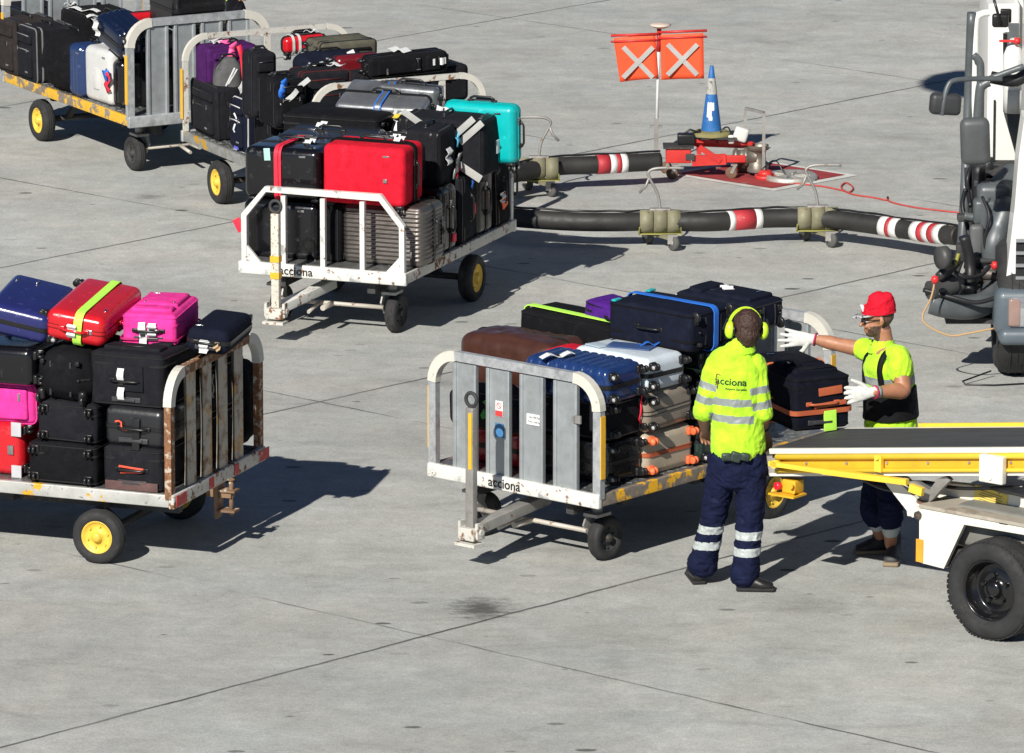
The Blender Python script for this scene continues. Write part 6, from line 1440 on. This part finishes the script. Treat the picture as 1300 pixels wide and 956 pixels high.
def wing():  # unseen wing, added above the view to cast the shadow near the truck
    g = G(1180, 103); h = 6.; tip = V((g.x-.59*h, g.y-1.35*h, h)); b = MB(); n = 14
    rings = []
    for i, (x, cho, sw) in enumerate(((0, .35, 0.), (.12, .9, .05), (.35, 1.35, .05), (.9, 1.6, -.05), (4, 2.2, -1.0), (14, 4.4, -4.2))):
        t = cho*.11; rings.append([tip+V((x, sw+cho/2*math.cos(2*PI*k/n), t*math.sin(2*PI*k/n)*.5+x*-.03)) for k in range(n)])
    vs = [p for r in rings for p in r]; fs = [(i*n+k, i*n+(k+1) % n, (i+1)*n+(k+1) % n, (i+1)*n+k) for i in range(len(rings)-1) for k in range(n)]
    fs += [tuple(range(n)), tuple((len(rings)-1)*n+k for k in range(n))]; b.add(vs, fs, 0, True)
    tag(b.build('added_shadow_wing', mat('wing_grey', (.55, .56, .57), .35, .1)), 'unseen grey aircraft wing, added above the view to cast the shadow beside the truck', 'aircraft wing')
# ---------------------------------------------------------------- build it all
ground()
make_cart('A', 214, 645, .09, 'rearR', 'rust', 'near left baggage cart with rusty folded slats and yellow rimmed wheel', hz=.83, W=1.46)
make_cart('B', 764, 644, .197, 'L', 'panel', 'baggage cart with grey metal slats and raised tow bar being unloaded by two workers', tow=(-.43, .0, 1.08), txt=.06)
make_cart('C', 517, 361, .08, 'L', 'tube', 'middle baggage cart with white square railings and chamfered corners', hz=.62, W=1.3, tow=(-.4, .2, 1.0), txt=.2, Lc=2.1, axle=.6)
make_cart('D', 395, 248, .4, 'R', 'hoop', 'rear baggage cart with thin rusty rounded hoops half hidden by the middle cart', W=1.47, hz=.83, Lc=2.5)
make_cart('E', 162, 161, .33, 'R', 'far', 'far left baggage cart with grey slatted ends and yellow side rail', W=1.27, hz=.83)
bags()
hydrant()
truck()
loader()
worker_back()
worker_side()
worker_far()
wing()
# ---------------------------------------------------------------- camera, light, sky
cam = bpy.data.cameras.new('camera'); co = bpy.data.objects.new('camera', cam); COL.objects.link(co)
co.location = (0, 0, H); co.rotation_euler = (PI/2-PITCH, 0, 0)
cam.sensor_width = 36; cam.lens = 36*F/1300; cam.clip_end = 2000; cam.clip_start = 1
SC.camera = co
SUN = V((-.59, -1.35, 0)).normalized(); EL = math.radians(34.8)
sd = bpy.data.lights.new('sun', 'SUN'); so = bpy.data.objects.new('sun', sd); COL.objects.link(so)
sd.energy = 5; sd.angle = math.radians(.5); sd.color = (1, .955, .88)
dirv = V((SUN.x*math.cos(EL), SUN.y*math.cos(EL), math.sin(EL)))
so.rotation_euler = dirv.to_track_quat('Z', 'Y').to_euler()
w = bpy.data.worlds.new('World'); SC.world = w; w.use_nodes = True
nt = w.node_tree; sky = nt.nodes.new('ShaderNodeTexSky'); sky.sky_type = 'NISHITA'; sky.sun_disc = False
sky.sun_elevation = EL; sky.sun_rotation = math.atan2(SUN.x, SUN.y); sky.altitude = 50; sky.air_density = .55; sky.dust_density = 0; sky.ozone_density = 4
nt.links.new(sky.outputs[0], nt.nodes['Background'].inputs[0]); nt.nodes['Background'].inputs[1].default_value = .05
SC.view_settings.view_transform = 'Standard'; SC.view_settings.look = 'None'; SC.view_settings.exposure = .22; SC.view_settings.gamma = 1
SC.render.engine = 'CYCLES'
